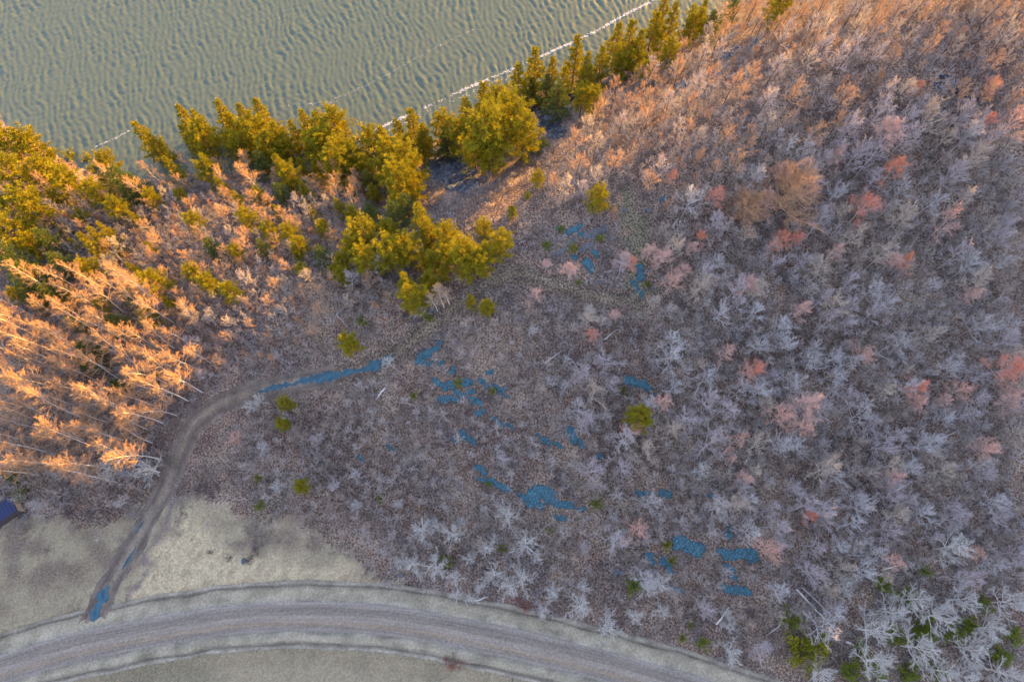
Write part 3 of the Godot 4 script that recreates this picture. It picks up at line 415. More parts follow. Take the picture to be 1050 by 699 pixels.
func pine(sd: int, q: Dictionary) -> Array:
	rng.seed = sd
	var tr := MB.new()
	var cr := MB.new()
	var h: float = q.h
	var p := PackedVector3Array()
	var rr := PackedFloat32Array()
	var wob := Vector3.ZERO
	for k in 8:
		var t := k / 7.0
		wob += Vector3(rng.randf_range(-1, 1), 0, rng.randf_range(-1, 1)) * h * q.get("bend", 0.006)
		p.append(Vector3(0, t * h * 0.97 - (0.3 if k == 0 else 0.0), 0) + wob)
		rr.append(lerpf(q.r, 0.03, t))
	tr.tube(p, rr, 6)
	var a := rng.randf() * TAU
	var total := int(q.branches)
	for k in total:
		var f: float = lerpf(q.base, 1.0, pow((k + rng.randf()) / total, 0.9))
		f = minf(f, 0.99)
		var s := f * 7.0
		var si := mini(int(s), 6)
		var from := p[si].lerp(p[si + 1], s - si)
		a += 2.4 + rng.randf_range(-0.6, 0.6)
		var g: float = (f - q.base) / (1.0 - q.base)
		var shape: float = pow(1.0 - g, q.taper) if q.taper > 0 else sqrt(maxf(0.0, 1.0 - pow(absf(g - 0.42) / 0.62, 2.2)))
		var length: float = q.spread * (0.1 + 0.9 * shape) * rng.randf_range(0.6, 1.18)
		var el: float = q.el + g * 0.7 + rng.randf_range(-0.12, 0.12)
		var d := Vector3(cos(a) * cos(el), sin(el), sin(a) * cos(el))
		var lp := PackedVector3Array()
		var lr := PackedFloat32Array()
		var at := from
		var dir := d
		for j in 5:
			lp.append(at)
			lr.append(lerpf(0.06, 0.015, j / 4.0))
			dir = (dir + Vector3(rng.randf_range(-0.12, 0.12), q.sweep * (j / 4.0), rng.randf_range(-0.12, 0.12))).normalized()
			at += dir * length / 4.0
		cr.tint = Color(0.55, 0.3, 0.2)
		cr.tube(lp, lr, 3)
		var warm := rng.randf()
		var clumps := int(maxf(4.0, length * q.dense))
		for j in clumps:
			var fc := 0.22 + 0.78 * (j + rng.randf()) / clumps
			var sc := minf(fc, 0.99) * 4.0
			var ci := int(sc)
			var at2 := lp[ci].lerp(lp[ci + 1], sc - ci)
			var out := (lp[ci + 1] - lp[ci]).normalized()
			var off := swing(out, 1.35, rng.randf() * TAU)
			off.y *= 0.45
			at2 += off * length * 0.24 * rng.randf() * (1.2 - 0.5 * fc)
			var w := clampf(warm * 0.6 + rng.randf() * 0.5, 0.0, 1.0)
			var tone := rng.randf_range(0.8, 1.0)
			cr.tint = Color(lerpf(0.78, 1.0, w) * tone, lerpf(0.86, 0.95, w) * tone, 0.8 * tone)
			needles(cr, at2, (out + Vector3.UP * 0.55 + off * 0.5).normalized(), q.clump * rng.randf_range(0.75, 1.2), int(q.blades))
	return [tr.mesh(), cr.mesh()]

func bush(sd: int, h: float, spread: float) -> Array:
	rng.seed = sd
	var st := MB.new()
	var cr := MB.new()
	for k in 14:
		var a := rng.randf() * TAU
		var out := Vector3(cos(a), 0, sin(a)) * spread * sqrt(rng.randf())
		var top := out + Vector3.UP * h * rng.randf_range(0.5, 1.0) * (1.0 - 0.35 * out.length() / spread)
		st.tube(PackedVector3Array([Vector3(out.x * 0.1, -0.15, out.z * 0.1), top * 0.55, top]), PackedFloat32Array([0.04, 0.025, 0.012]), 3)
		for j in 9:
			var tone := rng.randf_range(0.65, 1.0)
			cr.tint = Color(tone * rng.randf_range(0.75, 1.0), tone, tone * 0.8)
			var at := (top * rng.randf_range(0.35, 1.0)) + Vector3(rng.randf_range(-1, 1), rng.randf_range(-1, 1), rng.randf_range(-1, 1)) * spread * 0.18
			needles(cr, at, (Vector3.UP + out * 0.5).normalized(), 0.34, 6)
	return [st.mesh(), cr.mesh()]

func brush(sd: int, h: float, stems: int) -> ArrayMesh:
	rng.seed = sd
	var mb := MB.new()
	for k in stems:
		var a := rng.randf() * TAU
		var base := Vector3(cos(a), 0, sin(a)) * rng.randf() * h * 0.35
		var d := (Vector3.UP + Vector3(cos(a), 0, sin(a)) * rng.randf_range(0.2, 1.1)).normalized()
		var l := h * rng.randf_range(0.55, 1.1)
		var tone := rng.randf_range(0.7, 1.0)
		mb.tint = Color(tone, tone, tone)
		mb.spike(base - Vector3.UP * 0.1, base + d * l, 0.034)
		for j in 5:
			var f := rng.randf_range(0.25, 0.9)
			var t := swing(d, rng.randf_range(0.4, 1.0), rng.randf() * TAU)
			mb.spike(base + d * l * f, base + d * l * f + t * l * rng.randf_range(0.25, 0.5), 0.022)
	return mb.mesh()

func stone(sd: int, rough := 0.1) -> ArrayMesh:
	# a blocky slab: a ball cut by a dozen planes, its faces roughened, its top stepped
	rng.seed = sd
	var cuts := []
	for k in 9:
		var a := TAU * (k + rng.randf() * 0.9) / 9.0
		cuts.append([Vector3(cos(a), rng.randf_range(-0.1, 0.45), sin(a)).normalized(), rng.randf_range(0.62, 1.05)])
	cuts.append([Vector3(rng.randf_range(-0.2, 0.2), 1, rng.randf_range(-0.2, 0.2)).normalized(), rng.randf_range(0.5, 0.7)])
	cuts.append([Vector3(rng.randf_range(-0.5, 0.5), 1, rng.randf_range(-0.5, 0.5)).normalized(), rng.randf_range(0.55, 0.75)])
	var lumps := FastNoiseLite.new()
	lumps.seed = sd + 7
	lumps.frequency = 1.1
	var mb := MB.new()
	var rows := 9
	var cols := 26
	var p := []
	for j in rows + 1:
		var e := PI * 0.5 - (PI * 0.6) * j / rows
		for k in cols:
			var a := TAU * k / cols
			var d := Vector3(cos(a) * cos(e), sin(e), sin(a) * cos(e))
			var s := 1.25
			for c in cuts:
				var f: float = d.dot(c[0])
				if f > 0.05:
					s = minf(s, c[1] / f)
			var q := d * s
			q *= 1.0 + lumps.get_noise_3d(q.x * 2.0, q.y * 2.0, q.z * 2.0) * rough * 2.0 + lumps.get_noise_3d(q.x * 7.0, q.y * 7.0, q.z * 7.0) * rough
			p.append(q)
	for j in rows:
		for k in cols:
			var a: Vector3 = p[j * cols + k]
			var b: Vector3 = p[j * cols + (k + 1) % cols]
			var c: Vector3 = p[(j + 1) * cols + (k + 1) % cols]
			var d: Vector3 = p[(j + 1) * cols + k]
			var tone := clampf(0.85 + lumps.get_noise_3d(a.x * 4.0, a.y * 4.0, a.z * 4.0) * 0.6, 0.5, 1.0)
			mb.tint = Color(tone, tone, tone)
			if j == 0:
				mb.tri(a, c, d)
			else:
				mb.quad(a, b, c, d)
	return mb.mesh()

# ------------------------------------------------------------------ scatter
func darts(poly: PackedVector2Array, gap: float, sd: int, keep := 1.0) -> Array:
	rng.seed = sd
	var lo := poly[0]
	var hi := poly[0]
	for p in poly:
		lo = lo.min(p)
		hi = hi.max(p)
	var out := []
	var cell := {}
	var tries := int((hi.x - lo.x) * (hi.y - lo.y) / (gap * gap) * 9.0)
	for k in tries:
		var p := Vector2(rng.randf_range(lo.x, hi.x), rng.randf_range(lo.y, hi.y))
		if not Geometry2D.is_point_in_polygon(p, poly) or rng.randf() > keep:
			continue
		var c := Vector2i((p / gap).floor())
		var ok := true
		for dx in 3:
			for dy in 3:
				var q = cell.get(c + Vector2i(dx - 1, dy - 1))
				if q != null and p.distance_to(q) < gap:
					ok = false
		if ok:
			cell[c] = p
			out.append(p)
	return out

func off_rocks(p: Vector2, extra := 0.0) -> bool:
	for r in ROCKS:
		if absf(p.x - r[0]) < 4.0 and absf(p.y - r[1]) < 4.0:
			var d := (p - Vector2(r[0], r[1])).rotated(r[5])
			if Vector2(d.x / (r[2] * 0.92 + extra), d.y / (r[3] * 0.92 + extra)).length() < 1.0:
				return false
	return true

func clear_of_ways(p: Vector2, extra := 0.0) -> bool:
	if p.y > -40.0 and to_line(p, road)[0] < 5.6 + extra:
		return false
	var l := to_line(p, lane)
	if l[0] < lane_half[l[2]] + 0.6 + extra:
		return false
	return to_line(p, swath)[0] > 2.0 + extra * 0.5

func plant(kind: String, meshes: Array, mats: Array, p: Vector2, size: float, look: String, category: String, group: String) -> Node3D:
	var pair: Array = meshes[rng.randi() % meshes.size()]
	var o := thing(kind, Vector3(p.x, ground(p.x, p.y) - 0.05, p.y), rng.randf() * TAU, size)
	part("trunk", pair[0], mats[0], o)
	part("crown", pair[1], mats[1], o)
	if pair.size() > 2:
		part("buds", pair[2], mats[2], o)
	later(o, look, category, group)
	return o

# ------------------------------------------------------------------ ways
func ribbon(line: PackedVector2Array, profile: Array, lift: Callable, uv_scale := 0.35, ragged := 0.0) -> ArrayMesh:
	# PROFILE: [[offset, height, shade r, g, b], ...] across the way, left to right
	var mb := MB.new()
	var w := profile.size()
	var run := 0.0
	for k in line.size():
		var along := (line[mini(k + 1, line.size() - 1)] - line[maxi(k - 1, 0)]).normalized()
		var side := Vector2(-along.y, along.x)
		if k > 0:
			run += line[k].distance_to(line[k - 1])
		for j in w:
			var wander := fine.get_noise_2d(run * 0.6, j * 13.0) * 0.16 + fine.get_noise_2d(run * 0.3, 333.0) * 0.3 * signf(ragged) + (fine.get_noise_2d(run * 0.5, 7.0 + signf(profile[j][0]) * 50.0) * ragged if j < 2 or j > w - 3 else 0.0)
			var q := line[k] + side * (float(profile[j][0]) + wander)
			var y: float = (lift as Callable).call(q, line[k]) + profile[j][1] + fine.get_noise_2d(q.x * 3.0, q.y * 3.0) * 0.03
			mb.v.append(Vector3(q.x, y, q.y))
			var s := 1.0 + fine.get_noise_2d(run * 0.25 + 40.0, j * 31.0) * 0.22 + patch.get_noise_2d(q.x * 6.0, q.y * 6.0) * (0.5 if ragged > 0.0 else 0.12)
			mb.c.append(Color(profile[j][2] * s, profile[j][3] * s, profile[j][4] * s))
			mb.t.append(q * uv_scale)
			mb.n.append(Vector3.UP)
	for k in line.size() - 1:
		for j in w - 1:
			var a := k * w + j
			mb.i.append_array(PackedInt32Array([a, a + 1, a + w, a + 1, a + w + 1, a + w]))
	smooth_normals(mb)
	return mb.mesh()

func lane_bed(q: Vector2) -> float:
	var d: float = to_line(q, road)[0]
	return ground(q.x, q.y) if d > 6.5 else maxf(ground(q.x, q.y), 0.03) - 0.3 * smoothstep(3.4, 2.6, d)

func smooth_normals(mb: MB) -> void:
	for k in mb.n.size():
		mb.n[k] = Vector3.ZERO
	for k in range(0, mb.i.size(), 3):
		var a := mb.v[mb.i[k]]
		var m := (mb.v[mb.i[k + 2]] - a).cross(mb.v[mb.i[k + 1]] - a)
		if m.y < 0:
			var s := mb.i[k + 1]
			mb.i[k + 1] = mb.i[k + 2]
			mb.i[k + 2] = s
			m = -m
		for j in 3:
			mb.n[mb.i[k + j]] += m
	for k in mb.n.size():
		mb.n[k] = mb.n[k].normalized()

func wave(x: float, z: float) -> float:
	var wx := x + fine.get_noise_2d(x * 0.16, z * 0.16) * 2.4
	var wz := z + fine.get_noise_2d(x * 0.16 + 90.0, z * 0.16) * 2.4
	var a := wx * 0.88 - wz * 0.47
	var b := wx * 0.97 - wz * 0.24
	var y := 0.0
	y += 0.12 * (0.5 - pow(absf(sin(a * PI / 2.1)), 0.7)) * (0.7 + 1.2 * fine.get_noise_2d(x * 0.5, z * 0.5 + 30.0))
	y += 0.055 * sin(b * TAU / 1.4 + 1.3)
	y += 0.03 * sin((wx * 0.7 - wz * 0.71) * TAU / 1.05)
	y += 0.09 * fine.get_noise_2d(x * 2.6 + z, z * 1.6)
	y += 0.02 * fine.get_noise_2d(x * 8.0, z * 8.0)
	return y * (0.75 + 0.5 * patch.get_noise_2d(x * 1.4, z * 1.4))

func _ready() -> void:
	# ---------------- camera, sky, sun
	var cam := Camera3D.new()
	cam.name = "camera"
	add_child(cam)
	cam.position = Vector3(0, 115.0, 0)
	cam.rotation_degrees = Vector3(-71.0, 0, 0)
	cam.fov = 53.065
	cam.far = 4000.0
	cam.current = true

	var env := Environment.new()
	env.background_mode = Environment.BG_SKY
	var sky := Sky.new()
	var air := ProceduralSkyMaterial.new()
	air.sky_top_color = Color(0.73, 0.785, 0.93)
	air.sky_horizon_color = Color(0.96, 0.86, 0.80)
	air.sky_curve = 0.18
	air.sky_energy_multiplier = 0.62
	air.ground_bottom_color = Color(0.3, 0.28, 0.27)
	air.ground_horizon_color = Color(0.8, 0.74, 0.7)
	air.sun_angle_max = 2.0
	sky.sky_material = air
	env.sky = sky
	env.tonemap_mode = Environment.TONE_MAPPER_LINEAR
	env.tonemap_exposure = 8.7
	env.sdfgi_enabled = true
	env.ssao_enabled = true
	env.ssil_enabled = true
	var around := WorldEnvironment.new()
	around.name = "surroundings"
	around.environment = env
	add_child(around)

	var sun := DirectionalLight3D.new()
	sun.name = "sun"
	sun.light_color = Color(1.0, 0.72, 0.24)
	sun.light_energy = 1.6
	sun.light_angular_distance = 0.6
	sun.shadow_enabled = true
	add_child(sun)
	var el := deg_to_rad(8.6)
	var from := Vector3(0.643 * cos(el), sin(el), -0.766 * cos(el))
	sun.look_at_from_position(from * 200.0, Vector3.ZERO)

	# ---------------- noise and ways
	bumps.seed = 3
	bumps.frequency = 0.13
	bumps.fractal_octaves = 3
	patch.seed = 11
	patch.frequency = 0.05
	patch.fractal_octaves = 4
	fine.seed = 23
	fine.frequency = 0.35
	fine.fractal_octaves = 3
	road = smooth_line(ROAD, 1.2)
	lane = smooth_line(LANE, 0.8)
	for p in lane:
		lane_half.append(lerpf(2.0, 1.7, smoothstep(-25.0, -45.0, p.y)))
	swath = smooth_line(SWATH, 0.8)
	make_materials()
	make_ground()
	make_water()
	make_ways()
	make_rocks()
	make_shed()
	make_logs()
	make_conifers()
	make_trees()
	make_cover()
	tell()

func make_materials() -> void:
	var litter := StandardMaterial3D.new()
	litter.vertex_color_use_as_albedo = true
	litter.albedo_texture = ImageTexture.create_from_image(speckle(1024, 0.035, 0.4, 1.0, 5, 2.4))
	litter.roughness = 1.0
	litter.metallic_specular = 0.15
	litter.normal_enabled = true
	var bump := speckle(1024, 0.02, 0.0, 1.0, 8, 1.6)
	bump.bump_map_to_normal_map(9.0)
	litter.normal_texture = ImageTexture.create_from_image(bump)
	litter.normal_scale = 1.0
	M.litter = litter
	var sward := litter.duplicate()
	sward.albedo_texture = ImageTexture.create_from_image(speckle(1024, 0.03, 0.78, 1.0, 6, 1.8))
	sward.normal_scale = 0.6
	M.sward = sward
	var gravel := litter.duplicate()
	gravel.albedo_texture = ImageTexture.create_from_image(speckle(512, 0.03, 0.8, 1.0, 15, 2.0))
	gravel.normal_scale = 0.5
	M.gravel = gravel
	var water := StandardMaterial3D.new()
	water.albedo_color = Color(0.055, 0.077, 0.054).linear_to_srgb()
	water.roughness = 0.36
	water.metallic_specular = 0.4
	M.water = water
	M.foam = paint(Color(0.42, 0.42, 0.40), 0.8, false)
	M.rock_blue = paint(Color(0.1, 0.255, 0.325), 0.7)
	M.rock_grey = paint(Color(0.26, 0.275, 0.30), 0.85)
	M.rock_dark = paint(Color(0.065, 0.08, 0.11), 0.85)
	for k in [M.rock_blue, M.rock_grey, M.rock_dark]:
		k.albedo_texture = ImageTexture.create_from_image(speckle(256, 0.02, 0.3, 1.0, 31, 2.6))
		k.uv1_triplanar = true
		k.uv1_scale = Vector3(0.9, 0.9, 0.9)
	M.wet = paint(Color(0.03, 0.09, 0.125), 0.25, true)  # wet mud with a blue sky and shadow cast put into its colour
	M.grey_bark = paint(Color(0.30, 0.28, 0.27))
	M.grey_twig = paint(Color(0.425, 0.425, 0.42))
	M.mauve_twig = paint(Color(0.405, 0.375, 0.385))
	M.ash_twig = paint(Color(0.47, 0.475, 0.47))
	M.tan_twig = paint(Color(0.45, 0.39, 0.31))
	M.sunlit_brown_twig = paint(Color(0.43, 0.275, 0.165))  # orange of the low sun mixed into the twig colour of the lit slopes
	M.dark_bark = paint(Color(0.09, 0.075, 0.07))
	M.white_bark = paint(Color(0.52, 0.50, 0.47))
	M.birch_twig = paint(Color(0.47, 0.40, 0.32))
	M.pale_twig = paint(Color(0.50, 0.50, 0.46))
	M.red_twig = paint(Color(0.66, 0.21, 0.11))
	M.orange_twig = paint(Color(0.68, 0.22, 0.08))
	M.pink_twig = paint(Color(0.60, 0.37, 0.29))
	M.maple_twig = paint(Color(0.44, 0.37, 0.34))
	M.oak_twig = paint(Color(0.43, 0.265, 0.15))
	M.pine_bark = paint(Color(0.14, 0.11, 0.09))
	M.needle = paint(Color(0.28, 0.255, 0.015))
	M.needle_green = paint(Color(0.2, 0.23, 0.02))
	M.needle_dark = paint(Color(0.1, 0.145, 0.04))
	for k in [M.needle, M.needle_green, M.needle_dark]:
		k.backlight_enabled = true
		k.backlight = Color(0.6, 0.6, 0.4)
	M.dark_stem = paint(Color(0.14, 0.11, 0.11))
	M.rust_stem = paint(Color(0.26, 0.10, 0.075))
	M.straw = paint(Color(0.46, 0.395, 0.255))
	M.roof = paint(Color(0.012, 0.02, 0.06), 0.45, false)
	M.timber = paint(Color(0.5, 0.4, 0.29), 0.9, true)
	M.dark_timber = paint(Color(0.05, 0.045, 0.05), 0.9, false)

# ------------------------------------------------------------------ ground
func make_ground() -> void:
	var xs := PackedFloat32Array()
	var zs := PackedFloat32Array()
	for far in [-1800.0, -900.0, -500.0, -320.0, -240.0, -200.0, -175.0, -155.0, -140.0, -130.0]:
		xs.append(far)
	for k in 337:
		xs.append(-126.0 + k * 0.75)
	for far in [130.0, 140.0, 155.0, 175.0, 200.0, 240.0, 320.0, 500.0, 900.0, 1800.0]:
		xs.append(far)
	for far in [-1800.0, -900.0, -500.0, -320.0, -240.0, -200.0, -175.0, -155.0]:
		zs.append(far)
	for k in 235:
		zs.append(-140.0 + k * 0.75)
	for far in [40.0, 48.0, 60.0, 80.0, 120.0, 200.0, 400.0, 900.0, 1800.0]:
		zs.append(far)
	var meadow := ring(MEADOW)
	var south := ring(SOUTH)
	var straw := ring(STRAW)
	var talus := ring(TALUS)
	var talus2 := ring(TALUS2)
	var gully := smooth_line(GULLY, 1.0)
	var mb := MB.new()
	var grassy := PackedByteArray()
	var nx := xs.size()
	for z in zs:
		for x in xs:
			mb.v.append(Vector3(x, ground(x, z), z))
			mb.n.append(Vector3.UP)
			mb.t.append(Vector2(x, z) / 17.0)
			var p := Vector2(x + fine.get_noise_2d(x * 0.6, z * 0.6) * 2.4, z + fine.get_noise_2d(x * 0.6 + 70.0, z * 0.6) * 2.4)
			var a := patch.get_noise_2d(x, z)
			var b := patch.get_noise_2d(x * 3.1 + 200.0, z * 3.1)
			var c := fine.get_noise_2d(x * 1.7, z * 1.7)
			# leaf litter: brown, tan and mauve patches
			var open_land := 0.0
			var col := Color(0.27, 0.205, 0.17).lerp(Color(0.38, 0.30, 0.235), clampf(0.5 + a * 1.6, 0, 1))
			col = col.lerp(Color(0.17, 0.125, 0.11), clampf(b * 1.8, 0, 1) * 0.8)
			col = col.lerp(Color(0.38, 0.215, 0.12), clampf(c * 1.6 - 0.2, 0, 1) * 0.6)
			if z > -45.0 and z < 45.0:
				var m := soft_in(p, meadow, 3.0) if x < 0 else 0.0
				var s := soft_in(p, south, 1.5)
				open_land = maxf(m, s)
				if m > 0.0:
					var hay := Color(0.31, 0.275, 0.185).lerp(Color(0.19, 0.155, 0.12), clampf(0.5 + b * 2.0, 0, 1))
					hay = hay.lerp(Color(0.52, 0.445, 0.285), soft_in(p, straw, 4.0) * clampf(0.95 + c, 0, 1))
					col = col.lerp(hay, m)
				if s > 0.0:
					col = col.lerp(Color(0.32, 0.28, 0.19).lerp(Color(0.21, 0.195, 0.135), clampf(0.5 + a * 2.2 + c * 0.6, 0, 1)), s)
				if x < -50.0:
					var g: float = to_line(p, gully)[0]
					col = col.lerp(Color(0.20, 0.17, 0.16), smoothstep(0.9, 0.3, g))
			elif z < -60.0:
				var t := maxf(soft_in(p, talus, 2.0), soft_in(p, talus2, 2.0))
				col = col.lerp(Color(0.13, 0.13, 0.16), t)
			if absf(x - swath[0].x) < 20.0 and z < -30.0:
				col = col.lerp(Color(0.27, 0.255, 0.17), smoothstep(2.8, 1.2, to_line(p, swath)[0] + c * 0.8) * 0.8)
			mb.c.append(col)
			grassy.append(1 if open_land > 0.5 else 0)
	var hay_index := PackedInt32Array()
	for j in zs.size() - 1:
		for k in nx - 1:
			var a := j * nx + k
			mb.i.append_array(PackedInt32Array([a, a + 1, a + nx, a + 1, a + nx + 1, a + nx]))
	smooth_normals(mb)
	var woods_index := PackedInt32Array()
	for k in range(0, mb.i.size(), 3):
		var tri := mb.i.slice(k, k + 3)
		if grassy[tri[0]] + grassy[tri[1]] + grassy[tri[2]] > 1:
			hay_index.append_array(tri)
		else:
			woods_index.append_array(tri)
	mb.i = woods_index
	var land := mb.mesh()
	mb.i = hay_index
	var arrays := mb.mesh().surface_get_arrays(0)
	land.add_surface_from_arrays(Mesh.PRIMITIVE_TRIANGLES, arrays)
	land.surface_set_material(0, M.litter)
	land.surface_set_material(1, M.sward)
	setting("ground", land, null, "brown leaf litter hillside with pale dry meadow beside the road")

func make_water() -> void:
	var mb := MB.new()
	var step := 0.32
	var x0 := -130.0
	var z0 := -150.0
	var nx := int(190.0 / step)
	var nz := int(95.0 / step)
	var at := PackedInt32Array()
	at.resize(nx * nz)
	for j in nz:
		for k in nx:
			var x := x0 + k * step
			var z := z0 + j * step
			at[j * nx + k] = -1
			if lie(x, z) > LAKE + 1.2:
				continue
			at[j * nx + k] = mb.v.size()
			mb.v.append(Vector3(x, LAKE + wave(x, z), z))
			mb.n.append(Vector3.UP)
	for j in nz - 1:
		for k in nx - 1:
			var a := at[j * nx + k]
			var b := at[j * nx + k + 1]
			var c := at[(j + 1) * nx + k]
			var d := at[(j + 1) * nx + k + 1]
			if a >= 0 and b >= 0 and c >= 0 and d >= 0:
				mb.i.append_array(PackedInt32Array([a, b, c, b, d, c]))
	smooth_normals(mb)
	setting("lake_water", mb.mesh(false), M.water, "grey green rippled lake catching gold light on its waves")
	# the open lake beyond the near sheet
	var far := MB.new()
	for q in [[-1800.0, -1800.0, 1800.0, z0 + 0.1], [-1800.0, z0 + 0.1, x0 + 0.1, 200.0]]:
		var y := LAKE - 0.03
		far.quad(Vector3(q[0], y, q[3]), Vector3(q[0], y, q[1]), Vector3(q[2], y, q[1]), Vector3(q[2], y, q[3]))
	setting("lake_water_beyond", far.mesh(false), M.water, "open grey green lake beyond the near shore")
	# foam drawn out in long lines by the wind
	rng.seed = 77
	for f in FOAM:
		var line := smooth_line(f.line, 0.25)
		var fm := MB.new()
		for k in line.size() * int(f.count):
			var t := rng.randi() % line.size()
			var dense := clampf(0.55 + patch.get_noise_2d(line[t].x * 2.2, line[t].y * 2.2) * 1.6, 0.05, 1.0)
			if rng.randf() > dense:
				continue
			var p := line[t] + Vector2(rng.randfn(0.0, f.width), rng.randfn(0.0, f.width))
			var s: float = rng.randf_range(0.04, 0.13) * f.size
			var y := LAKE + wave(p.x, p.y) + 0.03
			var a := rng.randf() * TAU
			var corners := []
			for c in 5:
				var r := s * rng.randf_range(0.6, 1.2)
				corners.append(Vector3(p.x + cos(a - c * TAU / 5) * r * 1.5, y, p.y + sin(a - c * TAU / 5) * r))
			for c in 3:
				fm.tri(corners[0], corners[c + 2], corners[c + 1])
		var o := part(numbered("foam_line"), fm.mesh(false), M.foam, self)
		tag(o, f.label, "", "", "stuff")

func make_ways() -> void:
	var level := func(_q: Vector2, _c: Vector2) -> float: return 0.0
	var prof := []
	rng.seed = 88
	for k in 31:
		var o := -2.3 + 4.6 * k / 30.0
		var track := maxf(0.0, cos(o * 2.6 - 0.3))
		var g := 0.195 + 0.05 * track + rng.randf_range(-0.03, 0.03)
		var tan := 0.02 + rng.randf() * 0.06 + (0.08 if absf(o - 0.9) < 0.35 else 0.0)
		prof.append([o, 0.07 - 0.014 * o * o - 0.03 * track, g * (1.04 + tan), g * 0.98, g * (0.87 - tan)])
	prof[0][1] = -0.2
	prof[30][1] = -0.2
	setting("gravel_road", ribbon(road, prof, level, 0.12), M.gravel, "pale grey gravel road curving past the meadow and woods")
	# verges with a shallow ditch on each side
	for s in [-1.0, 1.0]:
		var w: float = 2.2 if s < 0 else 1.5
		var v := [[1.75 * s, -0.3, 0.22, 0.205, 0.175], [2.4 * s, 0.03, 0.26, 0.25, 0.195], [(2.3 + w * 0.3) * s, 0.07, 0.28, 0.255, 0.185], [(2.3 + w * 0.65) * s, 0.08, 0.30, 0.275, 0.2], [(2.15 + w) * s, 0.03, 0.25, 0.225, 0.165],
			[(2.3 + w) * s, -0.08, 0.2, 0.18, 0.14], [(2.45 + w) * s, -0.13, 0.16, 0.145, 0.115], [(2.65 + w) * s, 0.0, 0.22, 0.2, 0.155], [(2.95 + w) * s, 0.05, 0.31, 0.29, 0.225], [(3.4 + w) * s, -0.3, 0.31, 0.29, 0.225]]
		if s < 0:
			v.reverse()
		setting("road_verge", ribbon(road, v, func(q: Vector2, _c: Vector2) -> float: return 0.0, 0.059, 0.25), M.sward,
			"dry grass verge and ditch on the %s side of the gravel road" % ("wooded" if s < 0 else "field"))
	# dirt lane: two ruts with grass between
	var cut := []
	for part_ in [[0, lane.size() / 2 + 1], [lane.size() / 2, lane.size()]]:
		cut.append(lane.slice(part_[0], part_[1]))
	var over := func(q: Vector2, _c: Vector2) -> float: return lane_bed(q)
	for k in 2:
		var half := 2.0 if k == 0 else 1.7
		var lp := []
		for j in 13:
			var t := -1.0 + 2.0 * j / 12.0
			var rut := exp(-pow((absf(t) - 0.5) / 0.2, 2.0))
			var mid := exp(-pow(t / 0.22, 2.0))
			var g := Color(0.29, 0.235, 0.18).lerp(Color(0.19, 0.16, 0.13), rut * 0.8).lerp(Color(0.32, 0.275, 0.19), mid * 0.7)
			if k == 0:
				g = Color(0.185, 0.155, 0.125).lerp(Color(0.12, 0.103, 0.088), rut * 0.8).lerp(Color(0.24, 0.205, 0.15), mid * 0.6)
			lp.append([t * half, 0.1 - 0.06 * rut - (0.3 if j == 0 or j == 12 else 0.0), g.r, g.g, g.b])
		setting("dirt_track", ribbon(cut[k], lp, over, 0.059, 0.8), M.sward if k == 0 else M.litter, ["rutted dirt track climbing from the gravel road between dry grass", "rutted dirt track crossing the hillside below the pines"][k])
	# wet stretches in the ruts, blue of sky and shadow painted into their colour
	rng.seed = 91
	for w in [[0.01803,0.06921,0.0,1.1,"blue wet stretch of track just above the gravel road"],[0.08368,0.11033,0.6,0.3,"narrow wet rut on the lower track beside straw meadow"],[0.12464,0.14745,-0.5,0.3,"short wet rut on the lower track below the bend"],[0.38125,0.45017,0.1,0.5,"first broken wet stretch of the hillside track"],[0.43822000000000005,0.53828,-0.1,0.85,"long dark blue wet stretch of track on the hillside"],[0.5281699999999999,0.6125499999999999,0.2,0.7,"upper wet stretch of track under the leaning white tree"]]:
		var mb := MB.new()
		var a := int(w[0] * lane.size())
		var b := int(w[1] * lane.size())
		for k in range(a, b):
			var along := (lane[mini(k + 1, lane.size() - 1)] - lane[maxi(k - 1, 0)]).normalized()
			var side := Vector2(-along.y, along.x)
			var f := float(k - a) / maxf(1.0, b - a - 1.0)
			var width: float = w[3] * (sqrt(sin(PI * clampf(f, 0.02, 0.98)))) * clampf(0.75 + 1.3 * fine.get_noise_1d(k * 1.2), 0.25, 1.3)
			var mid: Vector2 = lane[k] + side * (w[2] + 0.25 * fine.get_noise_1d(k * 0.7 + 50.0))
			for j in 5:
				var q := mid + side * width * (j / 2.0 - 1.0)
				mb.v.append(Vector3(q.x, lane_bed(q) + 0.125, q.y))
				var s := 0.75 + 0.25 * fine.get_noise_2d(q.x * 4.0, q.y * 4.0) * 2.0
				mb.c.append(Color(s, s, s))
				mb.n.append(Vector3.UP)
		for k in b - a - 1:
			for j in 4:
				var i0 := k * 5 + j
				mb.i.append_array(PackedInt32Array([i0, i0 + 1, i0 + 5, i0 + 1, i0 + 6, i0 + 5]))
		smooth_normals(mb)
		var o := part(numbered("puddle"), mb.mesh(), M.wet, self)
		tag(o, w[4], "puddle", "wet stretches on the dirt track")

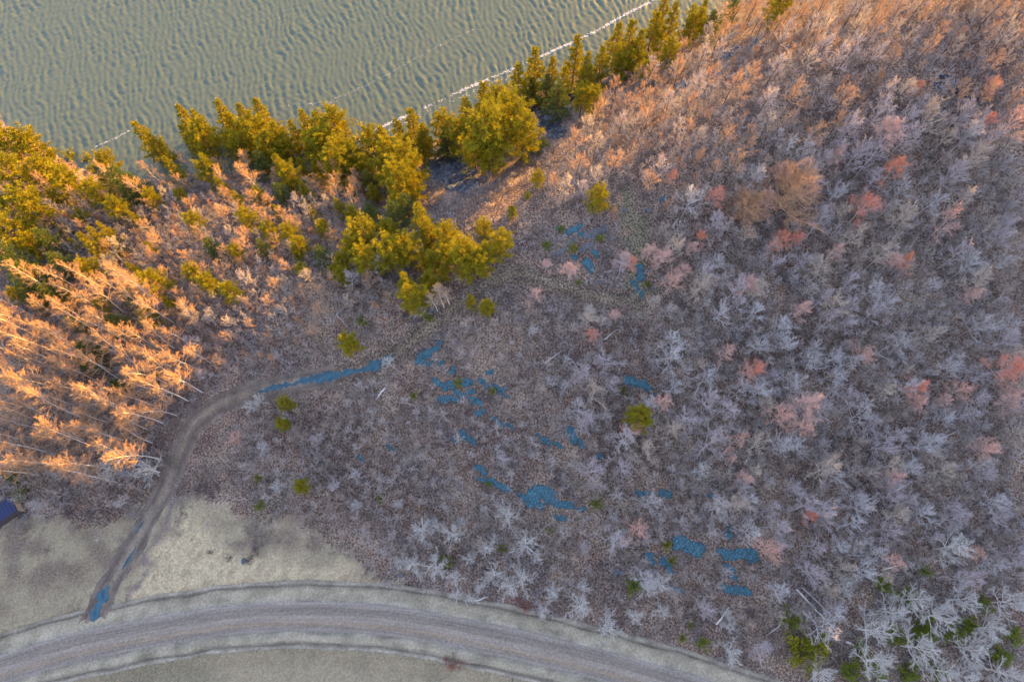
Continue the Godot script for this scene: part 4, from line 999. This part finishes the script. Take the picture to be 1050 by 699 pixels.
func make_rocks() -> void:
	var made := []
	for k in 14:
		made.append(stone(300 + k * 3, 0.08 + 0.02 * (k % 4)))
	rng.seed = 41
	for r in ROCKS:  # the small blue one beside the road stands in for a barrel-like object
		# x, z, half length, half width, height, turn, tone
		var o := thing(["blue_rock", "grey_rock", "dark_rock"][r[6]], Vector3(r[0], ground(r[0], r[1]) - 0.05, r[1]), r[5])
		var pieces := 1 if r[2] < 0.7 else 2 + int(r[2] * 1.6)
		for k in pieces:
			var s := part("slab", made[rng.randi() % made.size()], [M.rock_blue, M.rock_grey, M.rock_dark][r[6]], o)
			var f := 0.0 if pieces == 1 else lerpf(-0.75, 0.75, (k + rng.randf_range(0.2, 0.8)) / pieces)
			var at := Vector2(f * r[2], rng.randf_range(-0.45, 0.45) * r[3] * (1.0 if pieces > 1 else 0.0))
			var world := Vector2(r[0], r[1]) + at.rotated(-r[5])
			s.position = Vector3(at.x, ground(world.x, world.y) - o.position.y - 0.08, at.y)
			s.rotation = Vector3(rng.randf_range(-0.15, 0.15), rng.randf_range(-0.6, 0.6), rng.randf_range(-0.15, 0.15))
			var g := 1.0 if pieces == 1 else rng.randf_range(0.45, 0.8)
			s.scale = Vector3(r[2] * g * (1.0 if pieces < 3 else 0.75), r[4] * rng.randf_range(0.6, 1.1), r[3] * g * (1.0 if pieces == 1 else 1.25))
		var look: String = ["blue grey slab of bedrock", "pale grey ledge of bedrock", "dark slate boulder"][r[6]]
		look = ("small " if r[2] < 0.8 else "broad " if r[2] > 1.7 else "") + look
		later(o, look, "rock", ["blue slabs on the hillside", "grey ledges near the shore", "dark boulders"][r[6]])
	# talus between the shore pines
	var where := []
	var tints := []
	for p in darts(ring(TALUS), 0.42, 53) + darts(ring(TALUS2), 0.45, 54):
		var s := rng.randf_range(0.22, 0.55) * (1.5 if rng.randf() < 0.08 else 1.0)
		where.append(Transform3D(Basis.from_euler(Vector3(rng.randf_range(-0.5, 0.5), rng.randf() * TAU, rng.randf_range(-0.5, 0.5))) * Basis.from_scale(Vector3(s * rng.randf_range(0.8, 1.5), s * 0.8, s)), Vector3(p.x, ground(p.x, p.y), p.y)))
		var t := rng.randf_range(0.45, 1.15)
		tints.append(Color(t * 0.8, t * 0.9, t))
	copies("talus_stones", made[3], M.rock_grey, where, tints, "loose slate blue talus stones between the shore pines")

func make_logs() -> void:
	rng.seed = 45
	for l in LOGS:
		var a := Vector2(l[0], l[1])
		var b := Vector2(l[2], l[3])
		var length := a.distance_to(b)
		var o := thing("fallen_log", Vector3(a.x, ground(a.x, a.y) + 0.12, a.y), 0.0)
		var stem := MB.new()
		var p := PackedVector3Array()
		var r := PackedFloat32Array()
		for k in 9:
			var q := a.lerp(b, k / 8.0)
			p.append(Vector3(q.x - a.x + rng.randf_range(-0.06, 0.06), ground(q.x, q.y) - ground(a.x, a.y) + 0.25 * sin(PI * k / 8.0), q.y - a.y + rng.randf_range(-0.06, 0.06)))
			r.append(lerpf(0.17, 0.05, k / 8.0))
		stem.tube(p, r, 7)
		part("trunk", stem.mesh(), M.white_bark if l[4] == 0 else M.grey_bark, o)
		var limbs := MB.new()
		for k in 7:
			var f := p[3 + k % 5]
			var d := Vector3(rng.randf_range(-1, 1), rng.randf_range(0.1, 0.8), rng.randf_range(-1, 1)).normalized()
			limbs.spike(f, f + d * rng.randf_range(0.4, 1.3), 0.035)
		part("branch_stubs", limbs.mesh(), M.grey_bark, o)
		later(o, "%s fallen log lying" % ("pale" if l[4] == 0 else "grey"), "log", "fallen logs on the hillside")
	var clump := []
	for k in 3:
		clump.append(brush(930 + k, 1.6, 34))
	for s in SHRUBS:
		var o := thing("bare_shrub", Vector3(s[0], ground(s[0], s[1]), s[1]), rng.randf() * TAU, s[2])
		part("stems", clump[rng.randi() % 3], M.dark_stem if s[3] == 0 else M.rust_stem, o)
		later(o, "dark bare shrub" if s[3] == 0 else "rusty red low shrub", "shrub", "leafless shrubs")

func make_shed() -> void:
	var o := thing("shed", Vector3(SHED[0], 0.0, SHED[1]), SHED[2])
	var l := 6.4
	var w := 2.7
	var wall := MB.new()
	wall.tint = Color(0.75, 0.75, 0.75)
	wall.box(Vector3(-l / 2, 1.0, 0), Vector3(l - 0.12, 2.2, w - 0.5))
	part("wall", wall.mesh(), M.dark_timber, o)
	var board := MB.new()
	board.box(Vector3.ZERO, Vector3(0.05, 2.15, 0.24))
	var bm := board.mesh(false)
	for k in 9:
		var b := part("board", bm, M.timber, o)
		b.position = Vector3(0.03 + 0.012 * (k % 2), 1.0, -1.0 + k * 0.25)
	var fascia := MB.new()
	fascia.box(Vector3(0.27, 2.2, 0), Vector3(0.05, 0.2, w + 0.1))
	fascia.box(Vector3(-l / 2, 2.16, w / 2 + 0.03), Vector3(l + 0.5, 0.18, 0.05))
	part("fascia", fascia.mesh(false), M.dark_timber, o)
	for k in 12:
		var sheet := MB.new()
		sheet.box(Vector3(0.0 - 0.03 - k * 0.56, 2.3 + (k % 2) * 0.008, 0), Vector3(0.555, 0.03, w))
		sheet.box(Vector3(0.24 - k * 0.56, 2.33, 0), Vector3(0.03, 0.04, w - 0.02))
		part("roof_sheet", sheet.mesh(false), M.roof, o)
	tag(o, "small wooden shed with dark blue metal roof at the meadow edge", "shed")

func make_conifers() -> void:
	var tall := []
	var round_ := []
	var dark := []
	for k in 4:
		tall.append(pine(500 + k, {"h": 13.0, "r": 0.2, "base": 0.16, "branches": 70, "spread": 2.7, "taper": 0.85, "el": -0.1, "sweep": 0.16, "dense": 6.0, "clump": 0.5, "blades": 14}))
		round_.append(pine(520 + k, {"h": 11.0, "r": 0.22, "base": 0.24, "branches": 52, "spread": 3.1, "taper": 0.0, "el": 0.05, "sweep": 0.2, "dense": 6.5, "clump": 0.52, "blades": 14, "bend": 0.014}))
	for k in 2:
		dark.append(pine(540 + k, {"h": 10.0, "r": 0.18, "base": 0.08, "branches": 90, "spread": 2.9, "taper": 0.75, "el": -0.18, "sweep": 0.12, "dense": 6.5, "clump": 0.4, "blades": 9}))
	rng.seed = 61
	for e in PINES:
		# x, z, height, kind, needle tone
		var set_: Array = [tall, round_, dark][e[3]]
		var h0: float = [13.0, 11.0, 10.0][e[3]]
		var size: float = 1.02 * e[2] / h0
		var look: String = ("small " if e[2] < 7.0 else "tall " if e[2] > 14.5 else "") + ["yellow green pointed pine", "yellow green round crowned pine", "dark green hemlock"][e[3]]
		plant("pine_tree" if e[3] < 2 else "hemlock_tree", set_, [M.pine_bark, M.needle_dark if e[3] == 2 else M.needle], Vector2(e[0], e[1]), size, look, "pine" if e[3] < 2 else "hemlock", "evergreens along the shore and hill")
	var low := []
	for k in 4:
		low.append(bush(560 + k, 1.5, 1.0))
	rng.seed = 62
	for e in BUSHES:
		var pair: Array = low[rng.randi() % low.size()]
		var o := thing("juniper_bush", Vector3(e[0], ground(e[0], e[1]), e[1]), rng.randf() * TAU, e[2])
		part("stem", pair[0], M.pine_bark, o)
		part("foliage", pair[1], [M.needle, M.needle_green, M.needle_green][e[3]], o)
		later(o, ("broad " if e[2] > 1.6 else "small " if e[2] < 0.8 else "low ") + ["yellow green bush", "bright green bush", "dark green bush"][e[3]], "bush", "low green bushes")

func make_trees() -> void:
	var grey := []
	var slim := []
	var birch := []
	var pale := []
	var maple := []
	var oak := []
	var sap := []
	for k in 9:
		grey.append(bare(700 + k, {"h": 7.0 + (k % 3), "top": 0.8, "r": 0.1, "base": 0.25 + 0.04 * (k % 4), "limbs": 15 + k % 4, "el0": 0.25 + 0.08 * (k % 3), "el1": 1.2, "spread": 2.3 + 0.22 * (k % 5), "limb_r": 0.32, "lift": 0.28, "subs": 7, "twigs": 9, "twig": 0.011, "lean": 0.09}))
	for k in 7:
		slim.append(bare(720 + k, {"h": 9.5, "top": 0.86, "r": 0.13, "base": 0.42, "limbs": 15, "el0": 0.5, "el1": 1.25, "spread": 2.3, "limb_r": 0.24, "lift": 0.35, "subs": 7, "twigs": 9, "twig": 0.011, "lean": 0.07}))
	for k in 7:
		birch.append(bare(740 + k, {"h": 14.5, "top": 0.88, "r": 0.12, "base": 0.34, "limbs": 24, "el0": 0.4, "el1": 1.2, "spread": 2.9, "limb_r": 0.3, "lift": 0.32, "subs": 8, "twigs": 9, "twig": 0.0135, "lean": 0.12, "sun_twig_tint": Color(0.95, 0.64, 0.36)}))  # birch twigs tinted further orange to carry the evening sunlight
	for k in 6:
		pale.append(bare(760 + k, {"h": 7.5, "top": 0.7, "r": 0.12, "base": 0.28, "limbs": 14, "el0": 0.25, "el1": 1.15, "spread": 3.4, "limb_r": 0.5, "lift": 0.22, "subs": 9, "twigs": 9, "twig": 0.017, "lean": 0.1}))
	for k in 5:
		maple.append(bare(780 + k, {"h": 9.0, "top": 0.82, "r": 0.12, "base": 0.32, "limbs": 16, "el0": 0.3, "el1": 1.2, "spread": 3.0, "limb_r": 0.32, "lift": 0.3, "subs": 7, "twigs": 8, "twig": 0.012, "buds": 22, "bud_size": 0.055}))
	for k in 2:
		oak.append(bare(800 + k, {"h": 11.0, "top": 0.7, "r": 0.3, "base": 0.25, "limbs": 26, "el0": 0.15, "el1": 1.2, "spread": 6.4, "limb_r": 0.24, "lift": 0.15, "subs": 12, "twigs": 13, "twig": 0.016}))
	for k in 5:
		sap.append(bare(820 + k, {"h": 4.2, "top": 0.9, "r": 0.04, "base": 0.2, "limbs": 11, "el0": 0.4, "el1": 1.2, "spread": 1.4, "limb_r": 0.4, "lift": 0.3, "subs": 5, "twigs": 6, "twig": 0.01, "joined": true}))
	var wood := []
	for k in 6:
		wood.append(bare(840 + k, {"h": 6.5, "top": 0.82, "r": 0.09, "base": 0.26, "limbs": 15, "el0": 0.35, "el1": 1.2, "spread": 2.2 + 0.15 * k, "limb_r": 0.3, "lift": 0.3, "subs": 6, "twigs": 9, "twig": 0.0105, "lean": 0.1, "joined": true}))
	for k in 4:
		wood.append(bare(850 + k, {"h": 8.0, "top": 0.86, "r": 0.1, "base": 0.38, "limbs": 15, "el0": 0.5, "el1": 1.25, "spread": 2.1, "limb_r": 0.26, "lift": 0.35, "subs": 6, "twigs": 9, "twig": 0.0105, "lean": 0.08, "joined": true}))
	var wood_at := [[], [], [], [], [], [], [], [], [], []]
	var wood_tint := [[], [], [], [], [], [], [], [], [], []]
	# the pale spreading trees and the red maples one sees singly
	rng.seed = 63
	for e in PALE:
		plant("pale_tree", pale if e[3] == 0 else birch if e[3] == 1 else grey, [M.white_bark if e[3] < 2 else M.grey_bark, [M.pale_twig, M.pale_twig, M.mauve_twig][e[3]]], Vector2(e[0], e[1]), e[2], ("small " if e[2] < 0.75 else "broad " if e[2] > 1.2 else "") + ["whitish bare spreading tree", "tall whitish bare tree", "mauve grey bare tree"][e[3]], "bare tree", "pale bare trees near the road")
	for e in MAPLES:
		if e[3] == 3:
			plant("oak_tree", oak, [M.dark_bark, M.oak_twig], Vector2(e[0], e[1]), e[2], "broad russet brown oak with wide bare crown", "oak", "russet oaks")
		else:
			plant("maple_tree", maple, [M.grey_bark, M.maple_twig, [M.red_twig, M.orange_twig, M.pink_twig][e[3]]], Vector2(e[0], e[1]), e[2], ("small " if e[2] < 0.75 else "") + ["red budding maple", "bright orange budding maple", "pale pink budding maple"][e[3]], "maple", "budding maples on the shaded hillside")
	var fixed := []
	for t in told:
		fixed.append(Vector2(t[4], t[5]))
	var sapling_at := [[], [], [], [], []]
	var sapling_tint := [[], [], [], [], []]
	for zn in ZONES:
		var poly := ring(zn.poly)
		var count := 0
		for p in darts(poly, zn.gap, zn.seed):
			if not off_rocks(p, 0.5) or not clear_of_ways(p) or lie(p.x, p.y) < LAKE + 0.7:
				continue
			if zn.has("thin") and patch.get_noise_2d(p.x * 1.3 + 9.0, p.y * 1.3) < zn.thin:
				continue
			var near := false
			for q in fixed:
				if p.distance_squared_to(q) < 2.0:
					near = true
			if near:
				continue
			rng.seed = zn.seed * 1000 + count
			count += 1
			var size: float = rng.randf_range(zn.low, zn.high)
			var pick := rng.randf()
			if size < zn.single:
				var k := 6 + rng.randi() % 4 if zn.kind == "slim" else rng.randi() % 6
				var s := size * rng.randf_range(0.85, 1.15)
				wood_at[k].append(Transform3D(Basis(Vector3.UP, rng.randf() * TAU).scaled(Vector3(s, s, s)), Vector3(p.x, ground(p.x, p.y), p.y)))
				var b := rng.randf_range(0.6, 1.15)
				var tawny := rng.randf()
				wood_tint[k].append(Color(b, b * lerpf(0.98, 0.84, tawny), b * lerpf(0.97, 0.70, tawny)))
				continue
			match zn.kind:
				"grey":
					var m: Material = M.grey_twig if pick < 0.33 else M.ash_twig if pick < 0.45 else M.mauve_twig if pick < 0.78 else M.tan_twig if pick < 0.94 else M.pink_twig
					var w := "grey" if pick < 0.33 else "ash pale" if pick < 0.45 else "mauve grey" if pick < 0.78 else "tan grey" if pick < 0.94 else "pinkish grey"
					plant("bare_tree", grey, [M.grey_bark, m], p, size, ("small " if size < 0.75 else "tall " if size > 1.05 else "") + w + " bare tree", "bare tree", zn.group)
				"slim":
					var m: Material = M.sunlit_brown_twig if pick < 0.6 else M.tan_twig if pick < 0.85 else M.mauve_twig
					plant("slender_tree", slim, [M.dark_bark, m], p, size, ("small " if size < 0.7 else "tall " if size > 0.95 else "") + ("suntinted" if pick < 0.6 else "tan" if pick < 0.85 else "mauve") + " twigged slender tree", "slender tree", zn.group)
				"birch":
					plant("birch_tree", birch, [M.white_bark, M.birch_twig], p, size, ("short " if size < 0.85 else "tall " if size > 1.02 else "") + "white trunked bare birch", "birch", zn.group)
			fixed.append(p)
		for p in darts(poly, zn.under, zn.seed + 500):
			if not off_rocks(p, 0.6) or not clear_of_ways(p, 0.3) or lie(p.x, p.y) < LAKE + 0.5:
				continue
			var k := rng.randi() % 5
			var s := rng.randf_range(0.6, 1.25)
			sapling_at[k].append(Transform3D(Basis(Vector3.UP, rng.randf() * TAU).scaled(Vector3.ONE * s), Vector3(p.x, ground(p.x, p.y), p.y)))
			var b := rng.randf_range(0.7, 1.0)
			var tawny := rng.randf()
			sapling_tint[k].append(Color(b, b * lerpf(0.97, 0.82, tawny), b * lerpf(0.95, 0.66, tawny)))
	for k in 5:
		copies("sapling_thicket", sap[k][1], M.grey_twig, sapling_at[k], sapling_tint[k], "thicket of thin bare grey saplings across the hillside")
	for k in 10:
		copies("bare_wood" if k < 6 else "slender_wood", wood[k][1], M.grey_twig if k < 6 else M.sunlit_brown_twig, wood_at[k], wood_tint[k], "crowded smaller bare trees filling the hillside wood" if k < 6 else "crowded small trees with sun tinted russet twigs on the lakeward slope and crest")

func make_cover() -> void:
	# twiggy brush over the litter
	var tufts := []
	for k in 4:
		tufts.append(brush(900 + k, 1.15, 13))
	var where := [[], [], [], []]
	var tints := [[], [], [], []]
	var meadow := ring(MEADOW)
	var south := ring(SOUTH)
	var talus := [ring(TALUS), ring(TALUS2)]
	var land := ring([[-124.32,-98.56],[-110.43,-92.59],[-95.97,-83.62],[-84.11,-77.71],[-65.96,-78.21],[-39.51,-78.26],[-28.89,-83.62],[-15.61,-87.65],[0.43,-98.54],[13.93,-103.08],[38.33,-115.04],[55.55,-127.67],[97.54,-99.4],[85.72,17.94],[40.49,18.02],[24.66,12.64],[11.32,9.2],[-3.81,5.4],[-16.16,2.83],[-95.22,-4.54]])
	for p in darts(land, 0.6, 71):
		if not off_rocks(p) or not clear_of_ways(p, -0.75) or lie(p.x, p.y) < LAKE + 0.4 or Geometry2D.is_point_in_polygon(p, south):
			continue
		var q: Vector2 = p + Vector2(patch.get_noise_2d(p.x * 3.0, p.y * 3.0 + 60.0), patch.get_noise_2d(p.x * 3.0 + 60.0, p.y * 3.0)) * 9.0
		if Geometry2D.is_point_in_polygon(q, meadow) and (rng.randf() > 0.03 or p.y > -4.0):
			continue
		if Geometry2D.is_point_in_polygon(p, talus[0]) or Geometry2D.is_point_in_polygon(p, talus[1]):
			continue
		if patch.get_noise_2d(p.x * 2.0 + 31.0, p.y * 2.0) < -0.3 + 0.25 * rng.randf():
			continue
		var k := rng.randi() % 4
		var s := rng.randf_range(0.35, 0.95)
		where[k].append(Transform3D(Basis(Vector3.UP, rng.randf() * TAU).scaled(Vector3(s, s * rng.randf_range(0.7, 1.1), s)), Vector3(p.x, ground(p.x, p.y), p.y)))
		var b := 0.3 + 0.9 * pow(rng.randf(), 1.4)
		var w := clampf(0.5 + patch.get_noise_2d(p.x + 300.0, p.y) * 2.0, 0.0, 1.0)
		tints[k].append(Color(b, b * lerpf(0.84, 0.97, w), b * lerpf(0.74, 0.98, w)))
	for k in 4:
		copies("brush", tufts[k], M.grey_twig, where[k], tints[k], "low leafless brush and twigs covering the leaf litter")
	# dry grass
	var g := MB.new()
	rng.seed = 72
	for k in 10:
		var a := rng.randf() * TAU
		var b := Vector3(cos(a), 0, sin(a)) * rng.randf() * 0.16
		var t := b + Vector3(cos(a) * rng.randf_range(0.05, 0.3), rng.randf_range(0.16, 0.4), sin(a) * rng.randf_range(0.05, 0.3))
		var s := Vector3(-sin(a), 0, cos(a)) * 0.025
		var tone := rng.randf_range(0.75, 1.0)
		g.tint = Color(tone, tone, tone)
		g.tri(b - s - Vector3.UP * 0.05, t, b + s - Vector3.UP * 0.05)
	var gm := g.mesh()
	var at := []
	var tint := []
	for poly in [meadow, south]:
		for p in darts(poly, 0.36, 73):
			if p.y > 24.0 or absf(p.x) > 92.0:
				continue
			var d: float = to_line(p, road)[0]
			var l := to_line(p, lane)
			if d < 2.7 or l[0] < lane_half[l[2]] + 0.2:
				continue
			var s := rng.randf_range(0.5, 1.2)
			at.append(Transform3D(Basis(Vector3.UP, rng.randf() * TAU).scaled(Vector3.ONE * s), Vector3(p.x, ground(p.x, p.y), p.y)))
			var b := rng.randf_range(0.75, 1.0)
			var green := clampf(0.3 + patch.get_noise_2d(p.x * 2.0, p.y * 2.0) * 1.5, 0.0, 1.0)
			tint.append(Color(b, b * (1.0 - 0.03 * (1.0 - green)), b * (1.0 - 0.05 * green)))
	copies("dry_grass", gm, M.straw, at, tint, "pale dry grass of the meadow and the road field")
